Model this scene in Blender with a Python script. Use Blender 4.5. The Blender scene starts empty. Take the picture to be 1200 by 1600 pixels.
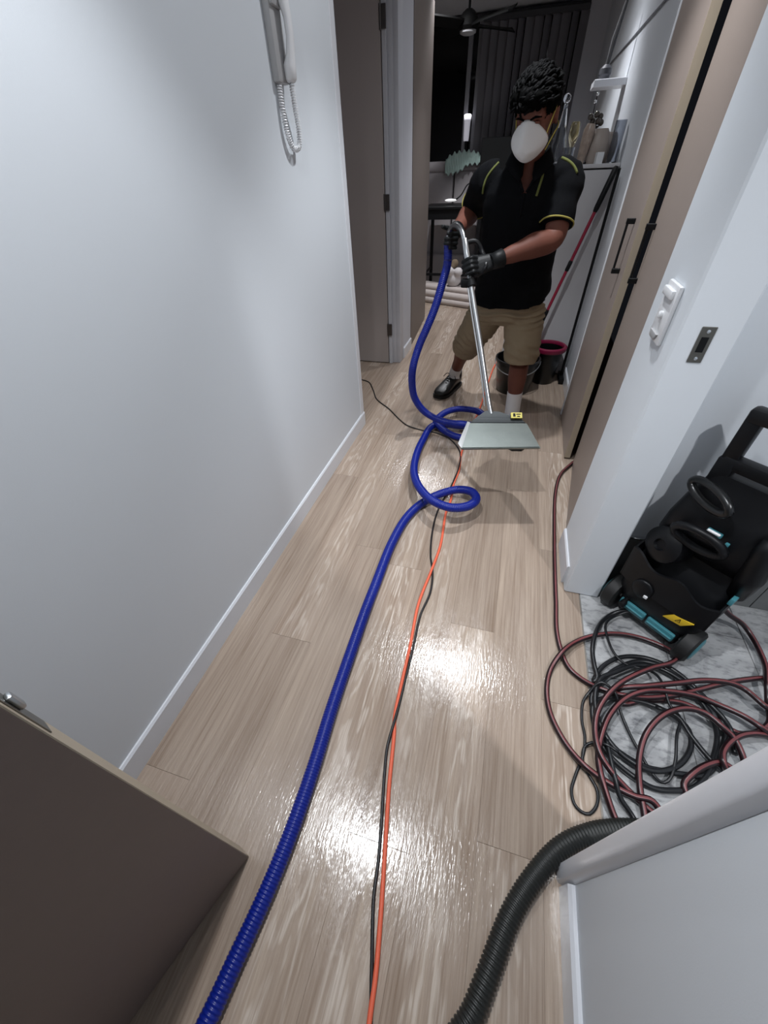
import bpy, bmesh, math, random
from mathutils import Vector, Matrix, noise
from mathutils.bvhtree import BVHTree
V = Vector
PI = math.pi
SC = bpy.context.scene
COL = SC.collection
random.seed(7)

# ------------------------------------------------------------------ camera
CAM_H = 1.45
cam_d = bpy.data.cameras.new('camera')
cam_d.sensor_fit = 'VERTICAL'
cam_d.sensor_height = 36.0
cam_d.sensor_width = 27.0
cam_d.lens = 606.85 / 1600 * 36.0
cam_d.clip_start = 0.02
cam = bpy.data.objects.new('camera', cam_d)
COL.objects.link(cam)
cam.matrix_world = Matrix.Translation((0, 0, CAM_H)) @ Matrix(((0.960464,-0.158291,0.229027),(0.276256,0.643880,-0.713514),(-0.034523,0.748574,0.662152))).to_4x4()
SC.camera = cam

# ------------------------------------------------------------------ world, exposure
w = bpy.data.worlds.new('night')
SC.world = w
w.use_nodes = True
w.node_tree.nodes['Background'].inputs[0].default_value = (0.5, 0.55, 0.7, 1)
w.node_tree.nodes['Background'].inputs[1].default_value = 0.01
SC.view_settings.view_transform = 'Standard'
SC.view_settings.look = 'None'
SC.view_settings.gamma = 1
SC.view_settings.use_curve_mapping = False
SC.view_settings.exposure = 0.0

CEIL = 2.8
# x, y, watts, cone (deg), blend, place, colour
DOWNLIGHTS = [
    (-0.08, 2.20, 108, 84, 0.55, 'second along the hallway', (0.93, 0.96, 1.0)),
    (-0.46, 0.50, 108, 84, 0.55, 'nearest to the open door', (0.93, 0.96, 1.0)),
    (-0.05, 4.70, 62, 100, 0.6, 'at the living room end of the hallway', (0.95, 0.96, 1.0)),
    (-1.00, 5.45, 105, 116, 0.6, 'added unseen in the living room to light the sofa', (0.95, 0.96, 1.0)),  # extra lamp, added to brighten the sofa and high table
    (1.16, -0.18, 90, 140, 0.6, 'in the tiled side room', (0.96, 0.97, 1.0)),
]

# ------------------------------------------------------------------ helpers
def s2l(c):
    return tuple(((x / 12.92) if x <= 0.04045 else ((x + 0.055) / 1.055) ** 2.4) for x in c)

def rgb(h):
    return s2l(tuple(int(h[i:i + 2], 16) / 255 for i in (0, 2, 4)))

class Nodes:
    def __init__(self, m):
        m.use_nodes = True
        self.t = m.node_tree
        self.b = self.t.nodes['Principled BSDF']
    def n(self, typ, **kw):
        x = self.t.nodes.new(typ)
        for k, v in kw.items():
            if k.startswith('i_'):
                x.inputs[k[2:].replace('_', ' ')].default_value = v
            else:
                setattr(x, k, v)
        return x
    def l(self, a, b):
        self.t.links.new(a, b)

MATS = {}
def mat(name, col, rough=0.6, metal=0.0, bump=0.0, bscale=200, var=0.0, vscale=8, coat=0.0, spec=0.5, trans=0.0, emit=None, estr=0, sheen=0, stretch=(1, 1, 1)):
    if name in MATS:
        return MATS[name]
    m = bpy.data.materials.new(name)
    N = Nodes(m)
    c = rgb(col) if isinstance(col, str) else col
    b = N.b
    b.inputs['Base Color'].default_value = (*c, 1)
    b.inputs['Roughness'].default_value = rough
    b.inputs['Metallic'].default_value = metal
    b.inputs['Coat Weight'].default_value = coat
    b.inputs['Specular IOR Level'].default_value = spec
    b.inputs['Transmission Weight'].default_value = trans
    b.inputs['Sheen Weight'].default_value = sheen
    if emit:
        b.inputs['Emission Color'].default_value = (*emit, 1)
        b.inputs['Emission Strength'].default_value = estr
    tc = N.n('ShaderNodeTexCoord')
    mp = N.n('ShaderNodeMapping')
    mp.inputs['Scale'].default_value = stretch
    N.l(tc.outputs['Object'], mp.inputs['Vector'])
    if var:
        ns = N.n('ShaderNodeTexNoise', i_Scale=vscale, i_Detail=4.0)
        N.l(mp.outputs[0], ns.inputs['Vector'])
        mx = N.n('ShaderNodeMix', data_type='RGBA')
        mx.inputs[6].default_value = (*[x * (1 - var) for x in c], 1)
        mx.inputs[7].default_value = (*[min(1, x * (1 + var)) for x in c], 1)
        N.l(ns.outputs['Fac'], mx.inputs[0])
        N.l(mx.outputs[2], b.inputs['Base Color'])
    if bump:
        nb = N.n('ShaderNodeTexNoise', i_Scale=bscale, i_Detail=3.0)
        N.l(mp.outputs[0], nb.inputs['Vector'])
        bp = N.n('ShaderNodeBump', i_Strength=bump, i_Distance=0.002)
        N.l(nb.outputs['Fac'], bp.inputs['Height'])
        N.l(bp.outputs[0], b.inputs['Normal'])
    MATS[name] = m
    return m

def wood_floor():
    m = bpy.data.materials.new('wet_oak_plank')
    N = Nodes(m); b = N.b
    tc = N.n('ShaderNodeTexCoord'); oi = N.n('ShaderNodeObjectInfo'); geo = N.n('ShaderNodeNewGeometry')
    # object coordinates moved by a random amount per plank
    off = N.n('ShaderNodeVectorMath', operation='SCALE'); off.inputs[0].default_value = (3.1, 37.0, 11.0)
    N.l(oi.outputs['Random'], off.inputs['Scale'])
    add = N.n('ShaderNodeVectorMath', operation='ADD')
    N.l(tc.outputs['Object'], add.inputs[0]); N.l(off.outputs[0], add.inputs[1])
    # fine streaks
    m1 = N.n('ShaderNodeMapping'); m1.inputs['Scale'].default_value = (130, 3.2, 1); N.l(add.outputs[0], m1.inputs[0])
    n1 = N.n('ShaderNodeTexNoise', i_Scale=1.0, i_Detail=5.0, i_Roughness=0.6); N.l(m1.outputs[0], n1.inputs['Vector'])
    # broad streaks
    m2 = N.n('ShaderNodeMapping'); m2.inputs['Scale'].default_value = (14, 0.9, 1); N.l(add.outputs[0], m2.inputs[0])
    n2 = N.n('ShaderNodeTexNoise', i_Scale=1.0, i_Detail=3.0, i_Distortion=0.4); N.l(m2.outputs[0], n2.inputs['Vector'])
    # cathedral figure: parabolas along the plank, broken by noise
    sep = N.n('ShaderNodeSeparateXYZ'); N.l(tc.outputs['Object'], sep.inputs[0])
    x2 = N.n('ShaderNodeMath', operation='MULTIPLY'); N.l(sep.outputs['X'], x2.inputs[0]); N.l(sep.outputs['X'], x2.inputs[1])
    xa = N.n('ShaderNodeMath', operation='MULTIPLY'); xa.inputs[1].default_value = 620.0; N.l(x2.outputs[0], xa.inputs[0])
    yb = N.n('ShaderNodeMath', operation='MULTIPLY'); yb.inputs[1].default_value = 5.5; N.l(sep.outputs['Y'], yb.inputs[0])
    s1 = N.n('ShaderNodeMath', operation='ADD'); N.l(xa.outputs[0], s1.inputs[0]); N.l(yb.outputs[0], s1.inputs[1])
    m3 = N.n('ShaderNodeMapping'); m3.inputs['Scale'].default_value = (16, 3.0, 1); N.l(add.outputs[0], m3.inputs[0])
    n3 = N.n('ShaderNodeTexNoise', i_Scale=1.0, i_Detail=3.0); N.l(m3.outputs[0], n3.inputs['Vector'])
    na = N.n('ShaderNodeMath', operation='MULTIPLY'); na.inputs[1].default_value = 7.0; N.l(n3.outputs['Fac'], na.inputs[0])
    s2 = N.n('ShaderNodeMath', operation='ADD'); N.l(s1.outputs[0], s2.inputs[0]); N.l(na.outputs[0], s2.inputs[1])
    s3 = N.n('ShaderNodeMath', operation='MULTIPLY'); s3.inputs[1].default_value = 4.2; N.l(s2.outputs[0], s3.inputs[0])
    sn = N.n('ShaderNodeMath', operation='SINE'); N.l(s3.outputs[0], sn.inputs[0])
    rr = N.n('ShaderNodeMapRange', i_From_Min=-0.2, i_From_Max=1.0); N.l(sn.outputs[0], rr.inputs['Value'])
    # only some planks, and only their middle
    cen = N.n('ShaderNodeMapRange', i_From_Min=0.0045, i_From_Max=0.001); N.l(x2.outputs[0], cen.inputs['Value'])
    rnd = N.n('ShaderNodeMapRange', i_From_Min=0.35, i_From_Max=0.6); N.l(oi.outputs['Random'], rnd.inputs['Value'])
    mk = N.n('ShaderNodeMath', operation='MULTIPLY'); N.l(cen.outputs[0], mk.inputs[0]); N.l(rnd.outputs[0], mk.inputs[1])
    brk = N.n('ShaderNodeMapRange', i_From_Min=0.35, i_From_Max=0.6); N.l(n1.outputs['Fac'], brk.inputs['Value'])
    mk2 = N.n('ShaderNodeMath', operation='MULTIPLY'); N.l(mk.outputs[0], mk2.inputs[0]); N.l(brk.outputs[0], mk2.inputs[1])
    cat = N.n('ShaderNodeMath', operation='MULTIPLY'); N.l(rr.outputs[0], cat.inputs[0]); N.l(mk2.outputs[0], cat.inputs[1])
    # colour
    r1 = N.n('ShaderNodeValToRGB')
    r1.color_ramp.elements[0].position = 0.30; r1.color_ramp.elements[0].color = (*rgb('86715F'), 1)
    r1.color_ramp.elements[1].position = 0.68; r1.color_ramp.elements[1].color = (*rgb('B6A492'), 1)
    e = r1.color_ramp.elements.new(0.5); e.color = (*rgb('A29080'), 1)
    mixf = N.n('ShaderNodeMath', operation='MULTIPLY_ADD'); mixf.inputs[1].default_value = 0.55
    N.l(n1.outputs['Fac'], mixf.inputs[0])
    h2 = N.n('ShaderNodeMath', operation='MULTIPLY'); h2.inputs[1].default_value = 0.45; N.l(n2.outputs['Fac'], h2.inputs[0])
    N.l(h2.outputs[0], mixf.inputs[2]); N.l(mixf.outputs[0], r1.inputs['Fac'])
    mx = N.n('ShaderNodeMix', data_type='RGBA'); mx.inputs[7].default_value = (*rgb('CBBEB1'), 1)
    cf = N.n('ShaderNodeMath', operation='MULTIPLY'); cf.inputs[1].default_value = 0.8; N.l(cat.outputs[0], cf.inputs[0])
    N.l(cf.outputs[0], mx.inputs[0]); N.l(r1.outputs['Color'], mx.inputs[6])
    hs = N.n('ShaderNodeHueSaturation'); N.l(mx.outputs[2], hs.inputs['Color'])
    vv = N.n('ShaderNodeMapRange', i_To_Min=0.88, i_To_Max=1.08); N.l(oi.outputs['Random'], vv.inputs['Value'])
    N.l(vv.outputs[0], hs.inputs['Value']); hs.inputs['Saturation'].default_value = 0.95
    N.l(hs.outputs[0], b.inputs['Base Color'])
    # wet film: world-space roughness and streaked bump
    mw = N.n('ShaderNodeMapping'); mw.inputs['Scale'].default_value = (9, 3.2, 1); N.l(geo.outputs['Position'], mw.inputs[0])
    nw = N.n('ShaderNodeTexNoise', i_Scale=1.0, i_Detail=4.0, i_Roughness=0.65); N.l(mw.outputs[0], nw.inputs['Vector'])
    rw = N.n('ShaderNodeMapRange', i_From_Min=0.35, i_From_Max=0.62, i_To_Min=0.27, i_To_Max=0.12); N.l(nw.outputs['Fac'], rw.inputs['Value'])
    N.l(rw.outputs[0], b.inputs['Roughness'])
    b.inputs['Specular IOR Level'].default_value = 0.5
    mb = N.n('ShaderNodeMapping'); mb.inputs['Scale'].default_value = (150, 26, 1); N.l(geo.outputs['Position'], mb.inputs[0])
    nb = N.n('ShaderNodeTexNoise', i_Scale=1.0, i_Detail=2.5, i_Roughness=0.6); N.l(mb.outputs[0], nb.inputs['Vector'])
    bp = N.n('ShaderNodeBump', i_Strength=0.5, i_Distance=0.0018); N.l(nb.outputs['Fac'], bp.inputs['Height'])
    N.l(bp.outputs[0], b.inputs['Normal'])
    return m

def stone_tile():
    m = bpy.data.materials.new('grey_stone_tile')
    N = Nodes(m); b = N.b
    geo = N.n('ShaderNodeNewGeometry'); oi = N.n('ShaderNodeObjectInfo')
    mp = N.n('ShaderNodeMapping'); mp.inputs['Rotation'].default_value = (0, 0, 0.5); mp.inputs['Scale'].default_value = (17, 44, 1)
    N.l(geo.outputs['Position'], mp.inputs[0])
    n1 = N.n('ShaderNodeTexNoise', i_Scale=1.3, i_Detail=6.0, i_Roughness=0.62); N.l(mp.outputs[0], n1.inputs['Vector'])
    n2 = N.n('ShaderNodeTexNoise', i_Scale=5.0, i_Detail=5.0, i_Roughness=0.6, i_Distortion=1.2); N.l(geo.outputs['Position'], n2.inputs['Vector'])
    r1 = N.n('ShaderNodeValToRGB')
    r1.color_ramp.elements[0].position = 0.36; r1.color_ramp.elements[0].color = (*rgb('3E3F42'), 1)
    r1.color_ramp.elements[1].position = 0.50; r1.color_ramp.elements[1].color = (*rgb('A2A3A3'), 1)
    N.l(n1.outputs['Fac'], r1.inputs['Fac'])
    r2 = N.n('ShaderNodeValToRGB')
    r2.color_ramp.elements[0].position = 0.36; r2.color_ramp.elements[0].color = (*rgb('76777A'), 1)
    r2.color_ramp.elements[1].position = 0.64; r2.color_ramp.elements[1].color = (*rgb('C2C3C4'), 1)
    N.l(n2.outputs['Fac'], r2.inputs['Fac'])
    mx = N.n('ShaderNodeMix', data_type='RGBA'); mx.inputs[0].default_value = 0.5
    N.l(r1.outputs['Color'], mx.inputs[6]); N.l(r2.outputs['Color'], mx.inputs[7])
    N.l(mx.outputs[2], b.inputs['Base Color'])
    b.inputs['Roughness'].default_value = 0.33
    bp = N.n('ShaderNodeBump', i_Strength=0.15, i_Distance=0.002); N.l(n1.outputs['Fac'], bp.inputs['Height']); N.l(bp.outputs[0], b.inputs['Normal'])
    return m

class MB:
    """collects shapes into one bmesh; slot = material slot of the next shapes"""
    def __init__(self):
        self.bm = bmesh.new(); self.slot = 0; self.M = Matrix.Identity(4)
    def _new(self, vs):
        return [self.bm.verts.new(self.M @ V(v)) for v in vs]
    def face(self, vs, smooth=True):
        try:
            f = self.bm.faces.new(vs)
        except ValueError:
            return None
        f.material_index = self.slot; f.smooth = smooth
        return f
    def poly(self, vs):
        return self.face(self._new(vs), False)
    def box(self, lo, hi, bev=0.0, seg=1):
        t = bmesh.new()
        bmesh.ops.create_cube(t, size=1)
        for v in t.verts:
            v.co = V([lo[i] + (v.co[i] + 0.5) * (hi[i] - lo[i]) for i in range(3)])
        if bev:
            bmesh.ops.bevel(t, geom=t.edges[:], offset=bev, segments=seg, profile=0.5, affect='EDGES')
        self.merge(t)
    def merge(self, t):
        idx = {}
        for v in t.verts:
            idx[v.index if False else v] = self.bm.verts.new(self.M @ v.co)
        for f in t.faces:
            self.face([idx[v] for v in f.verts])
        t.free()
    def prism(self, pts, z0, z1, ax=2, bev=0.0):
        """extrude a 2D outline along axis ax"""
        t = bmesh.new()
        def P(p, z):
            q = list(p); q.insert(ax, z); return q
        a = [t.verts.new(P(p, z0)) for p in pts]; b = [t.verts.new(P(p, z1)) for p in pts]
        n = len(pts)
        t.faces.new(a[::-1]); t.faces.new(b)
        for i in range(n):
            t.faces.new((a[i], a[(i + 1) % n], b[(i + 1) % n], b[i]))
        bmesh.ops.recalc_face_normals(t, faces=t.faces[:])
        if bev:
            bmesh.ops.bevel(t, geom=t.edges[:], offset=bev, segments=2, profile=0.5, affect='EDGES')
        self.merge(t)
    def rings(self, rr, cap=True, closed=False, matfn=None):
        vv = [self._new(r) for r in rr]
        n = len(rr[0])
        m = len(vv)
        for i in range(m if closed else m - 1):
            A, B = vv[i], vv[(i + 1) % m]
            for j in range(n):
                if matfn: self.slot = matfn(j, i)
                self.face((A[j], A[(j + 1) % n], B[(j + 1) % n], B[j]))
        if cap and not closed:
            if matfn: self.slot = 0
            self.face(vv[0][::-1]); self.face(vv[-1])
    def tube(self, path, r, n=10, cap=True, up=V((0, 0, 1)), matfn=None, closed=False):
        P = [V(p) for p in path]
        rr = []
        prev = None
        for i, p in enumerate(P):
            if closed:
                t = (P[(i + 1) % len(P)] - P[i - 1])
            else:
                t = (P[min(i + 1, len(P) - 1)] - P[max(i - 1, 0)])
            t.normalize()
            s = t.cross(up)
            if s.length < 0.15:
                s = prev - t * prev.dot(t) if prev is not None else t.cross(V((0, 1, 0)))
                if s.length < 1e-4: s = t.cross(V((1, 0, 0)))
            s.normalize()
            if prev is not None and s.dot(prev) < 0 and False:
                s = -s
            prev = s
            u = s.cross(t)
            ri = r[i] if hasattr(r, '__len__') else r
            rr.append([p + s * (ri * math.cos(2 * PI * j / n)) + u * (ri * math.sin(2 * PI * j / n)) for j in range(n)])
        self.rings(rr, cap, closed, matfn)
    def cyl(self, a, b, r, r2=None, n=16):
        self.tube([a, b], [r, r if r2 is None else r2], n)
    def lathe(self, prof, c=(0, 0, 0), n=20, axis=V((0, 0, 1))):
        """prof: list of (radius, height)"""
        q = V((0, 0, 1)).rotation_difference(V(axis).normalized())
        rr = [[V(c) + q @ V((max(r, 1e-4) * math.cos(2 * PI * j / n), max(r, 1e-4) * math.sin(2 * PI * j / n), h)) for j in range(n)] for r, h in prof]
        self.rings(rr, True)
    def ell(self, c, rad, n=16, m=10, R=None):
        rr = []
        for i in range(1, m):
            a = PI * i / m
            ring = []
            for j in range(n):
                b = 2 * PI * j / n
                p = V((rad[0] * math.sin(a) * math.cos(b), rad[1] * math.sin(a) * math.sin(b), -rad[2] * math.cos(a)))
                if R is not None: p = R @ p
                ring.append(V(c) + p)
            rr.append(ring)
        self.rings(rr, True)
    def build(self, name, mats, parent=None, loc=None, sharp=35, recalc=True):
        if recalc:
            bmesh.ops.recalc_face_normals(self.bm, faces=self.bm.faces[:])
        me = bpy.data.meshes.new(name)
        self.bm.to_mesh(me); self.bm.free()
        for m in (mats if isinstance(mats, (list, tuple)) else [mats]):
            me.materials.append(m)
        if sharp: me.set_sharp_from_angle(angle=math.radians(sharp))
        o = bpy.data.objects.new(name, me)
        COL.objects.link(o)
        if loc is not None: o.location = loc
        if parent is not None: o.parent = parent
        return o

def thing(name, label, cat, loc=(0, 0, 0), group=None):
    o = bpy.data.objects.new(name, None)
    o.empty_display_size = 0.05
    COL.objects.link(o)
    o.location = loc
    o['label'] = label; o['category'] = cat
    if group: o['group'] = group
    return o

def tag(o, label, cat, group=None):
    o['label'] = label; o['category'] = cat
    if group: o['group'] = group
    return o

def put(o, root):
    """parent o (built in world coordinates) to root, keeping its place"""
    def world(q):
        m = Matrix.LocRotScale(q.location, q.rotation_euler, q.scale)
        return m if q.parent is None else world(q.parent) @ q.matrix_parent_inverse @ m
    o.parent = root
    o.matrix_parent_inverse = world(root).inverted()
    return o

def struct(o):
    o['kind'] = 'structure'
    return o

def slab(name, lo, hi, m, bev=0.0):
    b = MB(); b.box(lo, hi, bev)
    return b.build(name, m)

def spline(P, step=0.01):
    """Catmull-Rom (centripetal) through P, resampled evenly"""
    P = [V(p) for p in P]
    P = [P[0] * 2 - P[1]] + P + [P[-1] * 2 - P[-2]]
    out = []
    for i in range(1, len(P) - 2):
        p0, p1, p2, p3 = P[i - 1:i + 3]
        t0 = 0; t1 = t0 + max((p1 - p0).length, 1e-5) ** 0.5; t2 = t1 + max((p2 - p1).length, 1e-5) ** 0.5; t3 = t2 + max((p3 - p2).length, 1e-5) ** 0.5
        k = max(3, int((p2 - p1).length / step * 1.5))
        for j in range(k):
            t = t1 + (t2 - t1) * j / k
            A1 = p0 * ((t1 - t) / (t1 - t0)) + p1 * ((t - t0) / (t1 - t0))
            A2 = p1 * ((t2 - t) / (t2 - t1)) + p2 * ((t - t1) / (t2 - t1))
            A3 = p2 * ((t3 - t) / (t3 - t2)) + p3 * ((t - t2) / (t3 - t2))
            B1 = A1 * ((t2 - t) / (t2 - t0)) + A2 * ((t - t0) / (t2 - t0))
            B2 = A2 * ((t3 - t) / (t3 - t1)) + A3 * ((t - t1) / (t3 - t1))
            out.append(B1 * ((t2 - t) / (t2 - t1)) + B2 * ((t - t1) / (t2 - t1)))
    out.append(P[-2])
    # even spacing
    res = [out[0]]; acc = 0
    for a, b in zip(out, out[1:]):
        L = (b - a).length
        while acc + L >= step:
            f = (step - acc) / L
            a = a.lerp(b, f); res.append(a.copy()); L = (b - a).length; acc = 0
        acc += L
    return res

def remesh(mb, voxel, smooth=6, name='body', mats=None, disp=None):
    """fuse the closed shapes in mb into one continuous smooth surface"""
    me = bpy.data.meshes.new('tmp')
    bmesh.ops.recalc_face_normals(mb.bm, faces=mb.bm.faces[:])
    mb.bm.to_mesh(me); mb.bm.free()
    o = bpy.data.objects.new('tmp', me); COL.objects.link(o)
    md = o.modifiers.new('r', 'REMESH'); md.mode = 'VOXEL'; md.voxel_size = voxel; md.use_smooth_shade = True
    if smooth:
        sm = o.modifiers.new('s', 'SMOOTH'); sm.factor = 0.5; sm.iterations = smooth
    dg = bpy.context.evaluated_depsgraph_get()
    nm = bpy.data.meshes.new_from_object(o.evaluated_get(dg))
    bpy.data.objects.remove(o); bpy.data.meshes.remove(me)
    nm.name = name
    nm.materials.clear()
    for m in (mats if isinstance(mats, (list, tuple)) else [mats]):
        nm.materials.append(m)
    if disp:
        nrm = [v.normal.copy() for v in nm.vertices]
        for v, n in zip(nm.vertices, nrm):
            v.co += disp(v.co, n)
    nm.polygons.foreach_set('use_smooth', [True] * len(nm.polygons))
    ob = bpy.data.objects.new(name, nm); COL.objects.link(ob)
    return ob

# ------------------------------------------------------------------ materials
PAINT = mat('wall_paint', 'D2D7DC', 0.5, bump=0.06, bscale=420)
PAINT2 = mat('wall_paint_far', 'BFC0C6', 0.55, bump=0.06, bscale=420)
TRIM = mat('gloss_white_trim', 'D8DADF', 0.25)
CEILM = mat('ceiling_paint', 'C8C9CC', 0.7)
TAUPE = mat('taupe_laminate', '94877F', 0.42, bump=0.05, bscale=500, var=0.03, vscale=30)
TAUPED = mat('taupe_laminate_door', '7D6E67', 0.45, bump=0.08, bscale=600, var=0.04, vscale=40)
EDGE = mat('tan_edge_band', 'B9AC98', 0.5)
BLACK = mat('black_satin', '0C0D0F', 0.45, spec=0.25)
BLACKP = mat('black_plastic', '0B0C0F', 0.42, spec=0.3, bump=0.1, bscale=700)
BLACKG = mat('black_gloss_plastic', '0B0C0D', 0.3)
RUBBER = mat('black_rubber', '151515', 0.6, bump=0.2, bscale=500)
STEEL = mat('brushed_steel', 'B9BCBE', 0.28, 1.0, bump=0.05, bscale=300, stretch=(1, 12, 1))
ALU = mat('dull_aluminium', '8D9491', 0.44, 1.0, bump=0.12, bscale=120, var=0.12, vscale=18)
CHROME = mat('chrome', 'E4E6E8', 0.1, 1.0)
WOOD = wood_floor()
TILE = stone_tile()
GROUT = mat('grout', '6D6D6E', 0.85)
SUB = mat('plank_joint', '83705F', 0.85)
WHITEP = mat('white_plastic', 'DDDEE0', 0.35)
GREYP = mat('grey_plastic', 'A5A5A6', 0.45)
DTILE = mat('dark_skirting_tile', '6E7070', 0.2, var=0.1, vscale=9)

# ------------------------------------------------------------------ lamps
FIXM = mat('lamp_diffuser', 'FFFFFF', 0.4, emit=(0.95, 0.97, 1.0), estr=14)
for x, y, W, cone, bl, place, c in DOWNLIGHTS:
    t = thing('ceiling_downlight', 'round white recessed ceiling downlight ' + place, 'ceiling light', (x, y, CEIL))
    b = MB(); b.lathe([(0.062, -0.001), (0.062, -0.006), (0.05, -0.010), (0.046, -0.004), (0.046, -0.001)], n=28)
    b.build('trim_ring', TRIM, t)
    b = MB(); b.lathe([(0.045, -0.002), (0.045, -0.004)], n=28)
    b.build('diffuser', FIXM, t)
    L = bpy.data.lights.new('downlight_beam', 'SPOT')
    L.energy = W; L.spot_size = math.radians(cone); L.spot_blend = bl; L.shadow_soft_size = 0.032; L.color = c
    lo = bpy.data.objects.new('downlight_beam', L); COL.objects.link(lo)
    lo.location = (0, 0, -0.03); lo.parent = t
    # the lens also spills some light sideways
    L2 = bpy.data.lights.new('downlight_spill', 'SPOT')
    L2.energy = W * 0.36; L2.spot_size = math.radians(165); L2.spot_blend = 0.9; L2.shadow_soft_size = 0.04; L2.color = c
    l2 = bpy.data.objects.new('downlight_spill', L2); COL.objects.link(l2)
    l2.location = (0, 0, -0.03); l2.parent = t

# ------------------------------------------------------------------ floor
XL = -0.925          # left wall face
b = MB(); b.box((-3.6, -1.6, -0.05), (0.497, 7.4, -0.004)); b.box((0.497, 1.47, -0.05), (1.1, 7.4, -0.004))
floor = struct(b.build('floor', SUB))
PW_, PL_ = 0.18, 1.68
pm = {}
def plank_mesh(wd, ln):
    k = (round(wd, 3), round(ln, 3))
    if k not in pm:
        b = MB(); b.box((-wd / 2, -ln / 2, -0.006), (wd / 2, ln / 2, 0.0))
        es = [e for e in b.bm.edges if all(v.co.z > -0.001 for v in e.verts)]
        bmesh.ops.bevel(b.bm, geom=es, offset=0.0004, segments=1, affect='EDGES')
        o = b.build('plank', WOOD); pm[k] = o.data
        bpy.data.objects.remove(o)
    return pm[k]
ORDER = [0.163, 0.71, 0.163 - 0.56, 1.2, 0.18, 0.95, 0.26, 0.72]
col0 = -0.93
for i in range(-15, 8):
    x0 = col0 + i * PW_
    x1 = min(x0 + PW_, 0.4965)
    if x1 - x0 < 0.02: continue
    st = ORDER[i % 8] - PL_ * 2
    for k in range(7):
        a, c = st + k * PL_, st + (k + 1) * PL_
        a, c = max(a, -1.6), min(c, 7.4)
        if c - a < 0.05: continue
        if x1 < -2.0 and c < 3.0: continue      # behind the left wall
        segs = [(a, c, x1)]
        if i == 7:                               # the last row is wider past the tiled room
            segs = [(a, min(c, 1.48), 0.4965), (max(a, 1.48), c, 0.553)]
        for sa, sc_, sx in segs:
            if sc_ - sa < 0.03: continue
            o = bpy.data.objects.new('plank', plank_mesh(sx - x0 - 0.0003, sc_ - sa - 0.0006))
            COL.objects.link(o); o.location = ((x0 + sx) / 2, (sa + sc_) / 2, 0); o.parent = floor

tfloor = struct(slab('floor_tiled', (0.497, -1.6, -0.05), (2.4, 1.36, -0.004), GROUT))
tfloor.name = 'floor.001'
b = MB(); b.box((-0.1485, -0.2985, -0.006), (0.1485, 0.2985, 0.0), 0.0012); tm = b.build('tile', TILE); tmesh = tm.data; bpy.data.objects.remove(tm)
for i in range(7):
    for j in range(6):
        o = bpy.data.objects.new('tile', tmesh); COL.objects.link(o)
        o.location = (0.499 + 0.15 + i * 0.30, -1.55 + 0.3 + j * 0.6 - (0.3 if i % 2 else 0) + 0.02, 0)
        if o.location.y > 1.2:
            o.scale.y = (1.36 - (o.location.y - 0.2985)) / 0.597; o.location.y = 1.36 - 0.2985 * o.scale.y
        o.parent = tfloor
struct(slab('trim_1', (0.4945, 0.27, -0.003), (0.4995, 1.236, 0.0012), mat('strip_metal', 'A09A92', 0.4, 0.8)))

# ------------------------------------------------------------------ room shell
struct(slab('ceiling', (-3.7, -1.7, CEIL), (2.5, 7.5, CEIL + 0.1), CEILM))
struct(slab('wall_left', (-1.05, -1.6, 0), (XL - 0.005, 2.505, CEIL), PAINT, 0.004))
struct(slab('wall_back', (-1.05, -1.7, 0), (2.5, -1.6, CEIL), PAINT))
def baseboard(name, pts, h=0.10, th=0.012):
    """a skirting board that follows pts on the floor; its back is on the left of the way"""
    b = MB()
    for (x0, y0), (x1, y1) in zip(pts, pts[1:]):
        d = V((x1 - x0, y1 - y0, 0)); n = V((d.y, -d.x, 0)).normalized() * th
        prof = [(0, 0), (1, 0), (1, h - 0.008), (0.55, h), (0, h)]
        A = [V((x0, y0, z)) + n * t for t, z in prof]; B = [V((x1, y1, z)) + n * t for t, z in prof]
        b.rings([A, B])
    return struct(b.build(name, TRIM, sharp=20))
baseboard('baseboard_left', [(XL - 0.006, -1.6), (XL - 0.006, 2.507)])
# corner bead at the end of the left wall
struct(slab('trim_2', (XL - 0.008, 2.452, 0.1), (XL - 0.001, 2.510, CEIL), TRIM, 0.0025))
# recess beyond the left wall with the taupe door
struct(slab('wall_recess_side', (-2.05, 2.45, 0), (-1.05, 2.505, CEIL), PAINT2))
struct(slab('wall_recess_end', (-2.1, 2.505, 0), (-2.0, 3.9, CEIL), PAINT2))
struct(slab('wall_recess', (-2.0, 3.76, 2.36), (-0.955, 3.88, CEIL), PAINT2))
d1 = struct(slab('door_1', (-1.89, 3.715, 0.008), (-1.072, 3.755, 2.345), mat('grey_taupe_lightened', 'A69D99', 0.42, bump=0.05, bscale=500), 0.002))  # greyer taupe copy, lightened in colour because little light reaches this door
# architrave and jamb on the hinge side
b = MB()
b.box((-1.066, 3.72, 0), (-1.035, 3.88, 2.36), 0.003)
b.box((-1.036, 3.745, 0), (-1.000, 3.88, 2.40), 0.006, 2)
b.box((-1.002, 3.752, 0), (-0.962, 3.88, 2.40), 0.004, 2)
struct(b.build('trim_3', PAINT2))
for z in (0.315, 1.25, 2.16):
    b = MB(); b.M = Matrix.Translation((-1.069, 3.712, z))
    b.cyl((0, 0, -0.052), (0, 0, 0.052), 0.007, n=10)
    for k in (-0.034, 0, 0.034): b.cyl((0, 0, k - 0.001), (0, 0, k + 0.001), 0.0082, n=10)
    b.box((0.0, -0.004, -0.05), (0.038, 0.008, 0.05), 0.001)
    h = b.build('hinge', mat('hinge_metal', '6A6664', 0.35, 0.9))
    put(h, d1)
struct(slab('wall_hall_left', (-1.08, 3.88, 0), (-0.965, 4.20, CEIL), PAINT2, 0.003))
baseboard('baseboard_left.001', [(-0.965, 3.885), (-0.965, 4.20)])
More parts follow.
